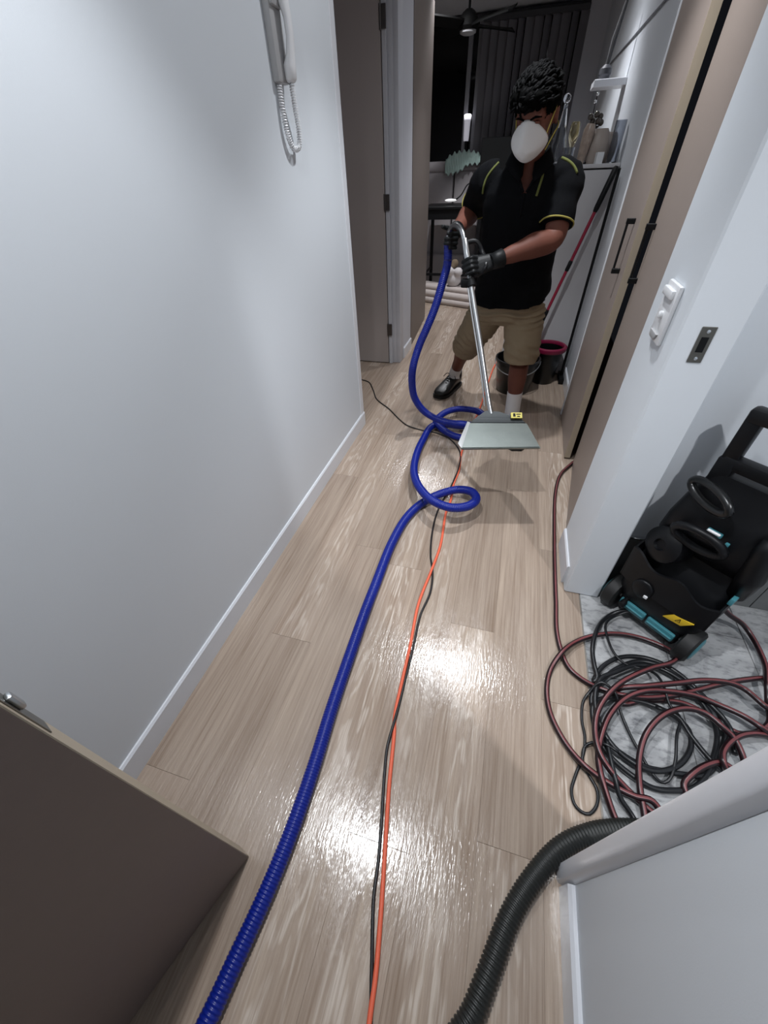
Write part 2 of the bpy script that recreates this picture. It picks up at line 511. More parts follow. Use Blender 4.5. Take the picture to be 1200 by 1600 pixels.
# open taupe door leaf beyond the recess
d2 = MB(); d2.box((0, 0, 0.008), (0.04, 1.05, 2.5), 0.002)
d2 = struct(d2.build('door_2', mat('taupe_laminate_shaded', '6F655F', 0.5, bump=0.05, bscale=500))); d2.location = (-1.005, 4.22, 0); d2.rotation_euler.z = math.radians(3.4)  # darker copy of the taupe laminate, shade put into its colour
struct(slab('wall_living_left', (-3.7, 3.9, 0), (-3.6, 7.5, CEIL), PAINT2))
struct(slab('wall_living_near', (-3.6, 3.88, 0), (-1.08, 3.98, CEIL), PAINT2))

# right side of the hallway
struct(slab('wall_right', (0.385, -1.6, 0), (0.56, 0.262, CEIL), PAINT, 0.003))
baseboard('baseboard_right', [(0.385, 0.224), (0.385, -1.6)], 0.09, 0.016)
b = MB()
prof = [(0.0, 0.0), (0.020, 0.0), (0.022, 0.004), (0.022, 0.030), (0.018, 0.036), (0.007, 0.040), (0.003, 0.043), (0.0, 0.043)]
A = [V((0.385 - px, 0.268 - py, 0)) for px, py in prof]; B = [p + V((0, 0, 2.4)) for p in A]
b.rings([A, B])
struct(b.build('trim_4', TRIM, sharp=50))
struct(slab('wall_right_jamb', (0.432, 1.238, 0), (0.573, 1.546, CEIL), PAINT, 0.006))
bpy.data.objects['wall_right_jamb']['label'] = 'white wall end between the closet doors and the tiled room'
baseboard('baseboard_right.001', [(0.432, 1.54), (0.432, 1.29)], 0.11, 0.010)
struct(slab('wall_right_header', (0.432, 0.262, 2.40), (0.573, 1.238, CEIL), PAINT))
# wall of the tiled room
struct(slab('wall_tiled_room', (0.56, 1.36, 0), (2.4, 1.46, CEIL), PAINT))
struct(slab('wall_tiled_right', (2.4, -1.6, 0), (2.5, 1.46, CEIL), PAINT))
sk = struct(slab('baseboard_tiled_room', (0.574, 1.352, 0), (2.4, 1.36, 0.283), GROUT))
for i in range(4):
    b = MB(); b.box((0.576 + i * 0.6, 1.344, 0.001), (min(0.576 + i * 0.6 + 0.597, 2.4), 1.352, 0.281), 0.001)
    put(b.build('skirting_tile', DTILE), sk)
b = MB(); b.box((0.574, 1.341, 0.281), (2.4, 1.36, 0.289), 0.002); put(b.build('edge_strip', CHROME), sk)
# closet
CLH = 2.42
dn = MB(); dn.box((0, 0, 0.010), (0.035, 0.745, CLH), 0.0015)
dn = struct(dn.build('door_3', TAUPE)); dn.location = (0.448, 1.55, 0); dn.rotation_euler.z = math.radians(-6.8)
b = MB(); b.slot = 0; b.box((0, 0, 0.010), (0.035, 0.60, CLH), 0.0015)
df = struct(b.build('door_4', TAUPE)); df.location = (0.487, 2.345, 0); df.rotation_euler.z = math.radians(-1.2)
b = MB(); b.box((0.0003, -0.0012, 0.011), (0.0347, 0.0006, CLH - 0.001)); b.build('edge_band', EDGE, df)
def bar_handle(par, y, name='handle'):
    b = MB(); b.cyl((-0.030, y, 1.04), (-0.030, y, 1.225), 0.0055, n=10)
    b.box((-0.037, y - 0.008, 1.218), (0.0, y + 0.008, 1.240), 0.002); b.box((-0.037, y - 0.008, 1.020), (0.0, y + 0.008, 1.042), 0.002)
    b.build(name, BLACK, par)
bar_handle(df, 0.11); bar_handle(dn, 0.69)
struct(slab('wall_closet_back', (1.10, 1.46, 0), (1.16, 3.0, CEIL), mat('closet_dark', '1A1A1C', 0.8)))
struct(slab('wall_closet_header', (0.50, 1.546, CLH + 0.01), (1.1, 2.95, CEIL), PAINT))
struct(slab('wall_closet_side', (0.573, 1.46, 0), (1.10, 1.546, CLH + 0.01), mat('closet_dark', '1A1A1C', 0.8)))
b = MB(); b.box((0.503, 2.955, 0), (0.60, 3.03, CEIL), 0.004); b.box((0.495, 2.955, 0), (0.508, 2.985, CEIL), 0.003)
struct(b.build('trim_5', TRIM))
struct(slab('wall_hall_right', (0.552, 3.03, 0), (0.65, 7.4, CEIL), PAINT, 0.003))
baseboard('baseboard_right.002', [(0.552, 3.70), (0.552, 3.03)])
b = MB(); b.tube([(0.546, 3.4, 2.078), (0.546, 6.35, 2.128)], 0.006, 8)
struct(b.build('trim_6', mat('grey_conduit', '77787E', 0.5)))

# switch plate on the wall end
t = thing('wall_switch', 'white vertical switch plate on the wall end beside the closet doors', 'switch', (0.432, 1.375, 1.115))
b = MB(); b.box((-0.012, -0.055, -0.075), (0, 0.055, 0.075), 0.004, 2); b.build('plate', WHITEP, t)
b = MB(); b.box((-0.022, -0.040, 0.040), (-0.010, 0.046, 0.062), 0.004, 2); b.build('hood', WHITEP, t)
b = MB(); b.lathe([(0.010, 0), (0.010, 0.008), (0.006, 0.011)], (-0.011, 0.0, -0.005), 14, V((-1, 0, 0))); b.build('button', WHITEP, t)
b = MB(); b.prism([(-0.035, -0.05), (0.035, -0.05), (0.02, -0.068), (-0.02, -0.068)], -0.018, -0.011, 0, 0.001); b.build('rocker', GREYP, t)
# latch strike on the wall end face
t = thing('strike_plate', 'dull metal latch strike plate set into the white wall end', 'lock plate', (0.497, 1.238, 1.075))
b = MB(); b.box((-0.017, -0.003, -0.045), (0.017, 0.0, 0.045), 0.001); b.build('plate', mat('strike_metal', '77756F', 0.35, 0.9), t)
b = MB(); b.box((-0.009, -0.0038, -0.018), (0.008, -0.0025, 0.02)); b.build('latch_hole', BLACK, t)
for z in (-0.034, 0.034):
    b = MB(); b.lathe([(0.0045, 0), (0.0045, 0.0012), (0.002, 0.002)], (0, -0.003, z), 10, V((0, -1, 0))); b.build('screw', CHROME, t)

# near open door, left
d5 = MB(); d5.box((0, -0.86, 0.008), (0.04, 0, 2.34), 0.0015)
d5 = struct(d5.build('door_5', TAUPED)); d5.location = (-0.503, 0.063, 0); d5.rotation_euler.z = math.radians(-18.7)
b = MB(); b.box((0.0004, -0.0006, 0.009), (0.0396, 0.0012, 2.339)); b.build('edge_band', EDGE, d5)
b = MB(); b.box((0.008, 0.001, 0.93), (0.032, 0.0028, 1.09), 0.0006); b.build('latch_plate', mat('strike_metal', '77756F', 0.35, 0.9), d5)
b = MB(); b.box((0.014, 0.0025, 0.985), (0.026, 0.010, 1.015), 0.003, 2); b.build('latch_bolt', STEEL, d5)

# ------------------------------------------------------------------ window wall of the living room
YF = 7.4
NIGHT = mat('night_glass', '020203', 0.06, spec=0.35)
FRAME = mat('dark_window_frame', '3A3A3D', 0.45)
FRAMEL = mat('grey_window_frame', '7E7E82', 0.45)
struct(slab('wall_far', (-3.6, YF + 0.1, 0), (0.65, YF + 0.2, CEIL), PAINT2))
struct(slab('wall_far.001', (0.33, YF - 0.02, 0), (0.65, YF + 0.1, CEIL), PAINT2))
wn = struct(slab('window_1', (-3.3, YF + 0.06, 0.06), (0.33, YF + 0.085, 2.74), NIGHT))
for x in (-3.3, -2.1, -0.98, -0.86):
    b = MB(); b.box((x - 0.028, YF + 0.01, 0.0), (x + 0.028, YF + 0.06, 2.76), 0.003); put(b.build('window_frame', FRAMEL if x > -1 else FRAME), wn)
b = MB(); b.box((-3.3, YF + 0.01, 2.74), (0.33, YF + 0.08, 2.785)); put(b.build('window_head', FRAME), wn)
# vertical blinds on the right half: separate hanging slats
bl = thing('vertical_blinds', 'dark grey vertical blinds hanging beside the black window', 'blinds', (0, YF - 0.05, 0))
BLM = mat('blind_fabric', '6E6C70', 0.85, bump=0.2, bscale=300)
b = MB(); b.box((-0.84, -0.03, 2.70), (0.33, 0.03, 2.75), 0.004); b.build('head_rail', FRAME, bl)
b = MB(); b.box((-0.054, -0.0015, 0.04), (0.054, 0.0015, 2.70)); sl = b.build('slat', BLM, bl); sl.location = (-0.79, 0, 0); sl.rotation_euler.z = 0.5
for k in range(1, 12):
    o = sl.copy(); COL.objects.link(o); o.location = (-0.79 + 0.098 * k, 0, 0); o.rotation_euler.z = 0.5 + (0.35 if k in (4, 7, 10) else random.uniform(-0.08, 0.08))

FANB = mat('fan_black', '060606', 0.7, spec=0.15)
# ------------------------------------------------------------------ ceiling fan
fan = thing('ceiling_fan', 'black ceiling fan hanging in the dark living room', 'fan', (-0.83, 6.0, 2.47))
b = MB(); b.cyl((0, 0, 0.06), (0, 0, CEIL - 2.47), 0.012, n=10); b.lathe([(0.05, 0.27), (0.055, 0.30), (0.055, 0.33)], n=18); b.build('rod', FANB, fan)
b = MB(); b.lathe([(0.03, 0.10), (0.06, 0.08), (0.095, 0.035), (0.10, -0.01), (0.085, -0.035)], n=24); b.build('motor', FANB, fan)
b = MB(); b.lathe([(0.08, -0.034), (0.078, -0.05), (0.05, -0.062), (0.01, -0.065)], n=24); b.build('light_bowl', mat('opal', '9A9A9C', 0.4), fan)
for k in range(4):
    b = MB()
    rr = []
    for r, wd in ((0.07, 0.035), (0.13, 0.05), (0.25, 0.062), (0.45, 0.06), (0.58, 0.05), (0.61, 0.025)):
        rr.append([V((r, -wd, -0.022)), V((r, wd, 0.018)), V((r, wd, 0.030)), V((r, -wd, -0.010))])
    b.rings(rr)
    o = b.build('blade', FANB, fan); o.rotation_euler.z = math.radians(-42 + 90 * k)

# ------------------------------------------------------------------ living room furniture
SOFAM = mat('grey_upholstery', 'A9A4A6', 0.9, bump=0.4, bscale=260, var=0.08, vscale=5)
sofa = thing('sofa', 'tall grey padded sofa back under the black window', 'sofa', (-1.1, 7.08, 0))
def cushion(name, lo, hi, bev, m, par):
    b = MB(); b.box(lo, hi, bev, 3); return b.build(name, m, par)
cushion('base', (-1.2, -0.20, 0.06), (0.45, 0.19, 0.45), 0.03, SOFAM, sofa)
cushion('back_panel', (-1.2, -0.05, 0.42), (0.065, 0.18, 1.40), 0.03, SOFAM, sofa)
cushion('back_panel', (0.08, -0.05, 0.42), (0.45, 0.18, 1.40), 0.03, SOFAM, sofa)
cushion('head_roll', (-1.2, -0.09, 1.385), (0.065, 0.19, 1.495), 0.045, SOFAM, sofa)
cushion('head_roll', (0.08, -0.09, 1.385), (0.45, 0.19, 1.495), 0.045, SOFAM, sofa)
for x in (-1.1, 0.4):
    for y in (-0.16, 0.15):
        b = MB(); b.cyl((x, y, 0), (x, y, 0.07), 0.02, n=10); b.build('foot', BLACK, sofa)
# knitted throw over the sofa back
KN = mat('mint_knit', 'C2DDD5', 0.9, bump=0.5, bscale=160)
b = MB()
nu, nv = 46, 26
grid = []
for i in range(nu + 1):
    row = []
    u = i / nu
    for j in range(nv + 1):
        v = j / nv
        x = -1.14 + 0.50 * u
        drop = 0.14 - 0.10 * u + 0.02 * math.sin(7 * u)
        s = v * 0.44
        hump = 0.075 * math.sin(PI * min(1, max(0, u * 1.02))) ** 0.7
        rib = 0.020 * math.sin((u * 8 + v * 1.2) * 2 * PI)
        if s < 0.16:
            y = -0.115 - hump * 0.25; z = 1.50 - drop * (1 - s / 0.16) + hump * (s / 0.16)
        else:
            y = -0.115 - hump * 0.25 + (s - 0.16); z = 1.50 + hump * (1 - 0.35 * (s - 0.16) / 0.28) + 0.012
        nz = noise.noise(V((u * 6, v * 5, 2.0))) * 0.02
        row.append(V((x + nz * 0.5, 7.08 + y - abs(rib) - nz * 0.4, z + rib * 0.8 + nz)))
    grid.append(row)
top = [[p for p in r] for r in grid]
vv = [b._new(r) for r in top]
for i in range(nu):
    for j in range(nv):
        b.face((vv[i][j], vv[i + 1][j], vv[i + 1][j + 1], vv[i][j + 1]))
thr = b.build('throw_blanket', KN, sharp=0)
sm = thr.modifiers.new('thick', 'SOLIDIFY'); sm.thickness = 0.008
tag(thr, 'mint green knitted throw draped over the grey sofa back', 'blanket')

tbl = thing('high_table', 'black high table in front of the grey sofa', 'table', (-0.93, 6.5, 0))
b = MB(); b.box((-0.36, -0.32, 1.035), (0.42, 0.32, 1.062), 0.003); b.build('tabletop', BLACK, tbl)
b = MB(); b.box((-0.34, -0.30, 0.93), (0.40, -0.28, 1.035)); b.box((-0.34, 0.28, 0.93), (0.40, 0.30, 1.035)); b.box((-0.34, -0.3, 0.93), (-0.32, 0.3, 1.035)); b.box((0.38, -0.3, 0.93), (0.40, 0.3, 1.035)); b.build('apron', BLACK, tbl)
for x in (-0.34, 0.36):
    for y in (-0.30, 0.26):
        b = MB(); b.box((x, y, 0), (x + 0.04, y + 0.04, 0.95), 0.002); b.build('leg', BLACK, tbl)
b = MB(); b.box((-0.30, -0.29, 0.30), (0.36, -0.27, 0.33)); b.box((-0.32, -0.26, 0.30), (-0.31, 0.26, 0.33)); b.build('stretcher', BLACK, tbl)
# desk lamp with a white head on the table
dl = thing('desk_lamp', 'black gooseneck desk lamp with a small white head', 'lamp', (-0.80, 6.45, 1.062))
b = MB(); b.lathe([(0.07, 0), (0.07, 0.012), (0.015, 0.02)], (0.10, 0.05, 0), 20); b.build('base', BLACK, dl)
b = MB(); b.tube(spline([(0.10, 0.05, 0.015), (0.13, 0.05, 0.12), (0.12, 0.03, 0.21), (0.04, 0.0, 0.20), (-0.03, -0.05, 0.10), (-0.10, -0.06, 0.05)], 0.012), 0.008, 8); b.build('neck', BLACK, dl)
b = MB(); b.ell((-0.155, -0.07, 0.052), (0.075, 0.03, 0.016), 16, 8); b.build('lamp_head', mat('lit_white', 'F2F2F2', 0.4, emit=(1, 1, 1), estr=0.5), dl)
# light grey floor mattress and soft toys
MATM = mat('pale_quilt', 'BDB3AE', 0.9, bump=0.4, bscale=90, var=0.06)
mq = MB(); mq.box((-0.6, 0.0, 0.0), (0.75, 0.32, 0.075), 0.034, 3); mq.box((-0.6, 0.02, 0.07), (0.75, 0.33, 0.15), 0.036, 3); mq.box((-0.6, 0.08, 0.145), (0.75, 0.30, 0.21), 0.03, 3)
mq = mq.build('floor_cushion', MATM); mq.location = (-1.05, 5.98, 0); mq.rotation_euler.z = math.radians(-22)
tag(mq, 'pale folded floor quilt lying on the planks by the high table', 'cushion')
cr = thing('plush_toy', 'white plush toy with a brown top sitting on the pale quilt', 'soft toy', (-0.80, 6.06, 0.205))
b = MB(); b.ell((0, 0, 0.09), (0.10, 0.08, 0.10)); b.ell((-0.05, -0.05, 0.19), (0.05, 0.05, 0.055)); b.ell((0.06, -0.05, 0.18), (0.06, 0.05, 0.055))
o = remesh(b, 0.012, 2, 'body', mat('white_plush', 'C6C2C2', 0.95, bump=0.6, bscale=120)); o.parent = cr
b = MB(); b.ell((0.0, 0.0, 0.27), (0.05, 0.045, 0.05)); b.ell((-0.02, -0.03, 0.24), (0.03, 0.03, 0.03)); o = remesh(b, 0.012, 2, 'cap', mat('brown_plush', '6F614F', 0.95)); o.parent = cr
# tall white lamp in front of the window
tl = thing('tube_lamp', 'slim white tube lamp glowing at its top on a black stand', 'lamp', (-0.94, 7.335, 0))
b = MB(); b.lathe([(0.055, 0), (0.055, 0.015), (0.015, 0.03), (0.012, 1.69)], n=18); b.build('stand', BLACK, tl)
def glow():
    m = bpy.data.materials.new('tube_glow'); N = Nodes(m)
    tc = N.n('ShaderNodeTexCoord'); sp = N.n('ShaderNodeSeparateXYZ'); N.l(tc.outputs['Object'], sp.inputs[0])
    mr = N.n('ShaderNodeMapRange', i_From_Min=1.89, i_From_Max=1.93, i_To_Min=0.25, i_To_Max=2.4); N.l(sp.outputs['Z'], mr.inputs['Value'])
    N.b.inputs['Base Color'].default_value = (0.7, 0.7, 0.75, 1); N.b.inputs['Emission Color'].default_value = (0.9, 0.88, 1, 1)
    N.l(mr.outputs[0], N.b.inputs['Emission Strength'])
    return m
b = MB(); b.lathe([(0.032, 1.69), (0.036, 1.72), (0.040, 1.86), (0.048, 1.94), (0.034, 1.95)], n=20); b.build('shade', glow(), tl)
tv = thing('television', 'black flat television standing behind the worker', 'television', (-0.20, 6.7, 0))
b = MB(); b.box((-0.46, -0.012, 1.14), (0.46, 0.02, 1.69), 0.005); b.build('screen', BLACKG, tv)
b = MB(); b.box((-0.04, -0.005, 0.97), (0.04, 0.015, 1.16)); b.box((-0.2, -0.1, 0.955), (0.2, 0.1, 0.97), 0.003); b.build('stand', BLACK, tv)
ts = thing('television_cabinet', 'dark cabinet under the black television', 'cabinet', (-0.20, 6.7, 0))
b = MB(); b.box((-0.30, -0.17, 0), (0.5, 0.18, 0.955), 0.004); b.build('body', BLACK, ts)
for k in range(2):
    b = MB(); b.box((-0.29 + k * 0.40, -0.185, 0.05), (0.09 + k * 0.40, -0.17, 0.93), 0.002); d = b.build('door', BLACK, ts)
    b = MB(); b.cyl((0.07 + k * 0.06, -0.195, 0.45), (0.07 + k * 0.06, -0.195, 0.55), 0.005, n=8); b.build('handle', STEEL, d)

# ------------------------------------------------------------------ white cabinet with ornaments
cb = thing('white_cabinet', 'tall white cabinet at the end of the hallway behind the worker', 'cabinet', (0.27, 3.74, 0))
WH = mat('white_laminate', 'B9B8BA', 0.45)
b = MB(); b.box((-0.28, 0.012, 0.012), (0.275, 0.58, 1.395), 0.002); b.build('body', WH, cb)
b = MB(); b.box((-0.285, -0.008, 1.402), (0.278, 0.59, 1.424), 0.003); b.build('top_board', WH, cb)
b = MB(); b.box((-0.28, -0.006, 0.014), (0.273, 0.012, 1.393), 0.002); b.build('door', WH, cb)
b = MB(); b.box((-0.26, 0.03, 0.0), (0.26, 0.56, 0.014)); b.build('plinth', BLACK, cb)
ZT = 1.424
GLASS = mat('clear_glass', 'C9CDD4', 0.12, trans=1.0)
AMBER = mat('amber_glass', 'CFC6A8', 0.08, trans=0.9)
MOTT = mat('mottled_ceramic', '97877B', 0.3, var=0.75, vscale=28)
POTM = mat('taupe_ceramic', 'A0958D', 0.45, var=0.18, vscale=9)
def lathe_thing(name, label, cat, loc, prof, m, n=20, tilt=None, extra=None):
    b = MB(); b.lathe(prof, n=n); o = b.build(name, m, sharp=50); o.location = loc
    if tilt: o.rotation_euler = tilt
    tag(o, label, cat); return o
o = lathe_thing('glass_decanter', 'clear cone shaped glass decanter with a round stopper, beside the worker', 'decanter', (0.145, 3.98, ZT),
    [(0.02, 0), (0.066, 0.002), (0.07, 0.02), (0.045, 0.14), (0.016, 0.24), (0.013, 0.30), (0.018, 0.305), (0.011, 0.303), (0.040, 0.13), (0.064, 0.022), (0.0, 0.014)], GLASS)
b = MB(); b.ell((0, 0, 0.335), (0.024, 0.024, 0.026)); b.cyl((0, 0, 0.29), (0, 0, 0.315), 0.010, n=12); b.build('stopper', GLASS, o)
lathe_thing('glass_tumbler', 'low clear tumbler in front of the cone shaped decanter', 'glass', (0.215, 3.86, ZT),
    [(0.0, 0), (0.034, 0.0), (0.037, 0.09), (0.0345, 0.09), (0.031, 0.008), (0.0, 0.008)], GLASS)
lathe_thing('amber_votive', 'small amber glass votive beside the patterned vase', 'votive', (0.235, 3.99, ZT),
    [(0.0, 0), (0.02, 0.0), (0.01, 0.03), (0.009, 0.09), (0.022, 0.11), (0.034, 0.15), (0.033, 0.20), (0.026, 0.22), (0.024, 0.215), (0.029, 0.16), (0.0, 0.12)], AMBER)
o = thing('candlestick', 'thin metal candlestick topped by small shiny balls', 'candlestick', (0.335, 4.05, ZT))
b = MB(); b.lathe([(0.03, 0), (0.03, 0.01), (0.006, 0.03), (0.005, 0.20), (0.004, 0.34)], n=14); b.build('stem', mat('dark_metal', '4A474A', 0.3, 0.9), o)
for dz, dx in ((0.35, 0), (0.315, -0.004)):
    b = MB(); b.ell((dx, 0, dz), (0.010, 0.010, 0.010), 12, 8); b.build('ball', CHROME, o)
o = thing('glass_grapes', 'cluster of shiny glass balls above the patterned vase', 'ornament', (0.345, 3.93, ZT))
for k, (dx, dy, dz) in enumerate([(-0.03, 0, 0.235), (0.005, -0.01, 0.245), (0.03, 0, 0.235), (-0.01, 0.02, 0.215), (0.02, -0.02, 0.212), (0.04, -0.01, 0.205), (0.0, 0.0, 0.19)]):
    b = MB(); b.ell((dx, dy, dz), (0.018, 0.018, 0.018), 12, 8); b.build('ball', mat('dark_glass_ball', '5A5450', 0.05, 0.6), o)
b = MB(); b.lathe([(0.045, 0.0), (0.05, 0.01), (0.012, 0.03), (0.012, 0.17), (0.04, 0.19)], n=16); b.build('pedestal', mat('dark_metal', '4A474A', 0.3, 0.9), o)
lathe_thing('patterned_vase', 'tall mottled brown and white vase leaning on the cabinet', 'vase', (0.300, 3.83, ZT),
    [(0.0, 0), (0.022, 0.0), (0.026, 0.03), (0.034, 0.12), (0.036, 0.17), (0.024, 0.20), (0.022, 0.20), (0.0, 0.15)], MOTT, tilt=(0, math.radians(6), 0))
lathe_thing('round_pot', 'rounded taupe ceramic pot in the middle of the cabinet top', 'pot', (0.395, 3.90, ZT),
    [(0.0, 0), (0.05, 0.0), (0.072, 0.05), (0.075, 0.10), (0.062, 0.15), (0.045, 0.175), (0.04, 0.172), (0.0, 0.10)], POTM, 24)
lathe_thing('squat_pot', 'darker squat ceramic pot at the wall end of the cabinet top', 'pot', (0.476, 4.03, ZT),
    [(0.0, 0), (0.045, 0.0), (0.06, 0.05), (0.062, 0.10), (0.05, 0.145), (0.035, 0.16), (0.0, 0.155)], mat('taupe_ceramic_dark', '877D77', 0.5, var=0.15), 24)
o = thing('white_card', 'small white folded card standing before the ceramic pots', 'card', (0.415, 3.80, ZT)); o.rotation_euler.z = 0.3
b = MB(); b.box((-0.022, -0.012, 0), (0.022, -0.010, 0.058)); b.build('front_leaf', WHITEP, o)
b = MB(); b.prism([(-0.022, -0.010), (-0.022, 0.018), (-0.021, 0.018), (-0.020, -0.010)], 0.0, 0.057, 2); b.build('back_leaf', WHITEP, o)
lathe_thing('glass_cylinder', 'tall clear glass cylinder vase against the right wall', 'vase', (0.507, 3.88, ZT),
    [(0.0, 0), (0.034, 0.0), (0.034, 0.21), (0.0315, 0.21), (0.0315, 0.006), (0.0, 0.006)], GLASS)
sh = struct(slab('trim_7', (0.33, 4.5, 1.845), (0.552, 4.72, 1.885), TRIM, 0.003)); sh.name = 'wall_shelf'
del sh['kind']; tag(sh, 'small white floating shelf on the far right wall', 'shelf')
o = thing('shelf_vase', 'dark round vase with a tall dark stem on the white shelf', 'vase', (0.40, 4.60, 1.885))
b = MB(); b.lathe([(0, 0), (0.03, 0.0), (0.045, 0.03), (0.04, 0.06), (0.018, 0.08), (0.015, 0.08), (0.0, 0.05)], n=18); b.build('vessel', mat('dark_vase', '33343A', 0.5), o)
b = MB(); b.tube([(0, 0, 0.05), (0.01, 0, 0.2), (0.04, 0, 0.40)], [0.012, 0.018, 0.008], 8); b.build('stem', mat('dark_stem', '3A3A3C', 0.8), o)

# ------------------------------------------------------------------ mops, bucket, basin
o = thing('mop', 'red handled mop with black grips leaning on the white cabinet', 'mop', (0.12, 3.60, 0))
top, bot = V((0.400, 0.07, 1.41)), V((0.035, -0.012, 0.06))
P = lambda f: top.lerp(bot, f)
b = MB(); b.tube([P(0.17), P(0.93)], 0.0115, 12); b.build('pole', mat('crimson_paint', '8A1733', 0.35), o)
b = MB(); b.tube([P(0.0), P(0.01), P(0.16), P(0.175)], [0.012, 0.019, 0.018, 0.014], 12); b.build('top_grip', BLACK, o)
b = MB(); b.tube([P(0.385), P(0.39), P(0.43), P(0.435)], [0.012, 0.015, 0.015, 0.012], 12); b.build('collar', BLACK, o)
b = MB(); b.tube([P(0.63), P(0.64), P(0.72), P(0.73)], [0.012, 0.015, 0.015, 0.012], 12); b.build('lower_grip', BLACK, o)
b = MB(); b.lathe([(0.016, 0.12), (0.03, 0.08), (0.036, 0.03), (0.036, 0.0)], (0.033, -0.012, 0.0), 18); b.build('mop_head', mat('mop_cotton', '7A7672', 0.95, bump=0.6, bscale=60), o)
o = thing('broom', 'thin black broom pole leaning in the corner by the white cabinet', 'broom', (0.53, 3.62, 0))
b = MB(); b.tube([(-0.005, -0.05, 1.40), (-0.012, 0.0, 0.05)], 0.010, 10); b.build('pole', BLACK, o)
b = MB(); b.box((-0.03, -0.10, 0.0), (0.01, 0.09, 0.05), 0.006, 2); b.build('head', BLACK, o)
o = thing('bucket', 'round black bucket on the planks behind the worker', 'bucket', (0.125, 3.35, 0))
b = MB(); b.lathe([(0.0, 0.0), (0.128, 0.0), (0.134, 0.01), (0.168, 0.25), (0.176, 0.252), (0.176, 0.27), (0.164, 0.27), (0.130, 0.014), (0.0, 0.014)], n=36); b.build('pail', BLACKG, o)
b = MB(); b.tube([V((0.176 * math.cos(a), 0.176 * math.sin(a) * 0.94 - 0.02, 0.255 - 0.07 * math.sin(-a))) for a in [PI + PI * k / 16 for k in range(17)]], 0.004, 8); b.build('bail_handle', STEEL, o)
o = thing('basin', 'crimson rimmed dark basin standing behind the black bucket', 'basin', (0.365, 3.575, 0))
b = MB(); b.lathe([(0.0, 0.0), (0.085, 0.0), (0.09, 0.01), (0.118, 0.29), (0.110, 0.29), (0.084, 0.02), (0.0, 0.018)], n=32); b.build('bowl', BLACKG, o)
b = MB(); b.rings([[V((r_ * math.cos(2 * PI * k / 32), r_ * math.sin(2 * PI * k / 32), z_)) for k in range(32)] for r_, z_ in ((0.116, 0.268), (0.132, 0.268), (0.138, 0.278), (0.138, 0.300), (0.128, 0.307), (0.114, 0.305), (0.108, 0.29), (0.112, 0.27))], cap=False, closed=True); b.build('rim', mat('crimson_plastic', '7A1038', 0.4), o)

# ------------------------------------------------------------------ intercom handset on the left wall
ph = thing('intercom_handset', 'white intercom handset with coiled cord on the left wall', 'intercom', (XL - 0.006, 1.895, 1.69))
b = MB(); b.box((0, -0.05, 0.0), (0.028, 0.035, 0.235), 0.008, 2); b.box((0.02, -0.045, 0.17), (0.04, 0.03, 0.23), 0.008, 2); b.build('base', GREYP, ph)
b = MB(); rr = []
for z, x0, x1, hw in ((0.004, 0.030, 0.056, 0.018), (0.012, 0.024, 0.064, 0.024), (0.045, 0.024, 0.066, 0.025), (0.07, 0.040, 0.068, 0.021), (0.11, 0.048, 0.072, 0.018), (0.15, 0.046, 0.072, 0.018), (0.18, 0.036, 0.068, 0.021), (0.21, 0.026, 0.066, 0.025), (0.232, 0.028, 0.060, 0.022), (0.238, 0.034, 0.052, 0.014)):
    cx, rx = (x0 + x1) / 2, (x1 - x0) / 2
    rr.append([V((cx + rx * math.cos(2 * PI * k / 16), 0.012 + hw * math.sin(2 * PI * k / 16), z)) for k in range(16)])
b.rings(rr); b.build('handset', WHITEP, ph, sharp=60)
cp = spline([(0.014, -0.028, 0.0), (0.016, -0.034, -0.05), (0.018, -0.03, -0.12), (0.02, 0.0, -0.168), (0.024, 0.045, -0.165), (0.03, 0.050, -0.12), (0.036, 0.030, -0.05), (0.042, 0.014, 0.006)], 0.0011)
b = MB(); path = []
for i, p in enumerate(cp):
    t = (cp[min(i + 1, len(cp) - 1)] - cp[max(i - 1, 0)]).normalized(); s = t.cross(V((1, 0, 0))).normalized(); u = s.cross(t)
    a = i * 2 * PI / 6.5
    path.append(p + s * (0.0082 * math.cos(a)) + u * (0.0082 * math.sin(a)))
b.tube(path, 0.0023, 5); b.build('coiled_cord', WHITEP, ph)

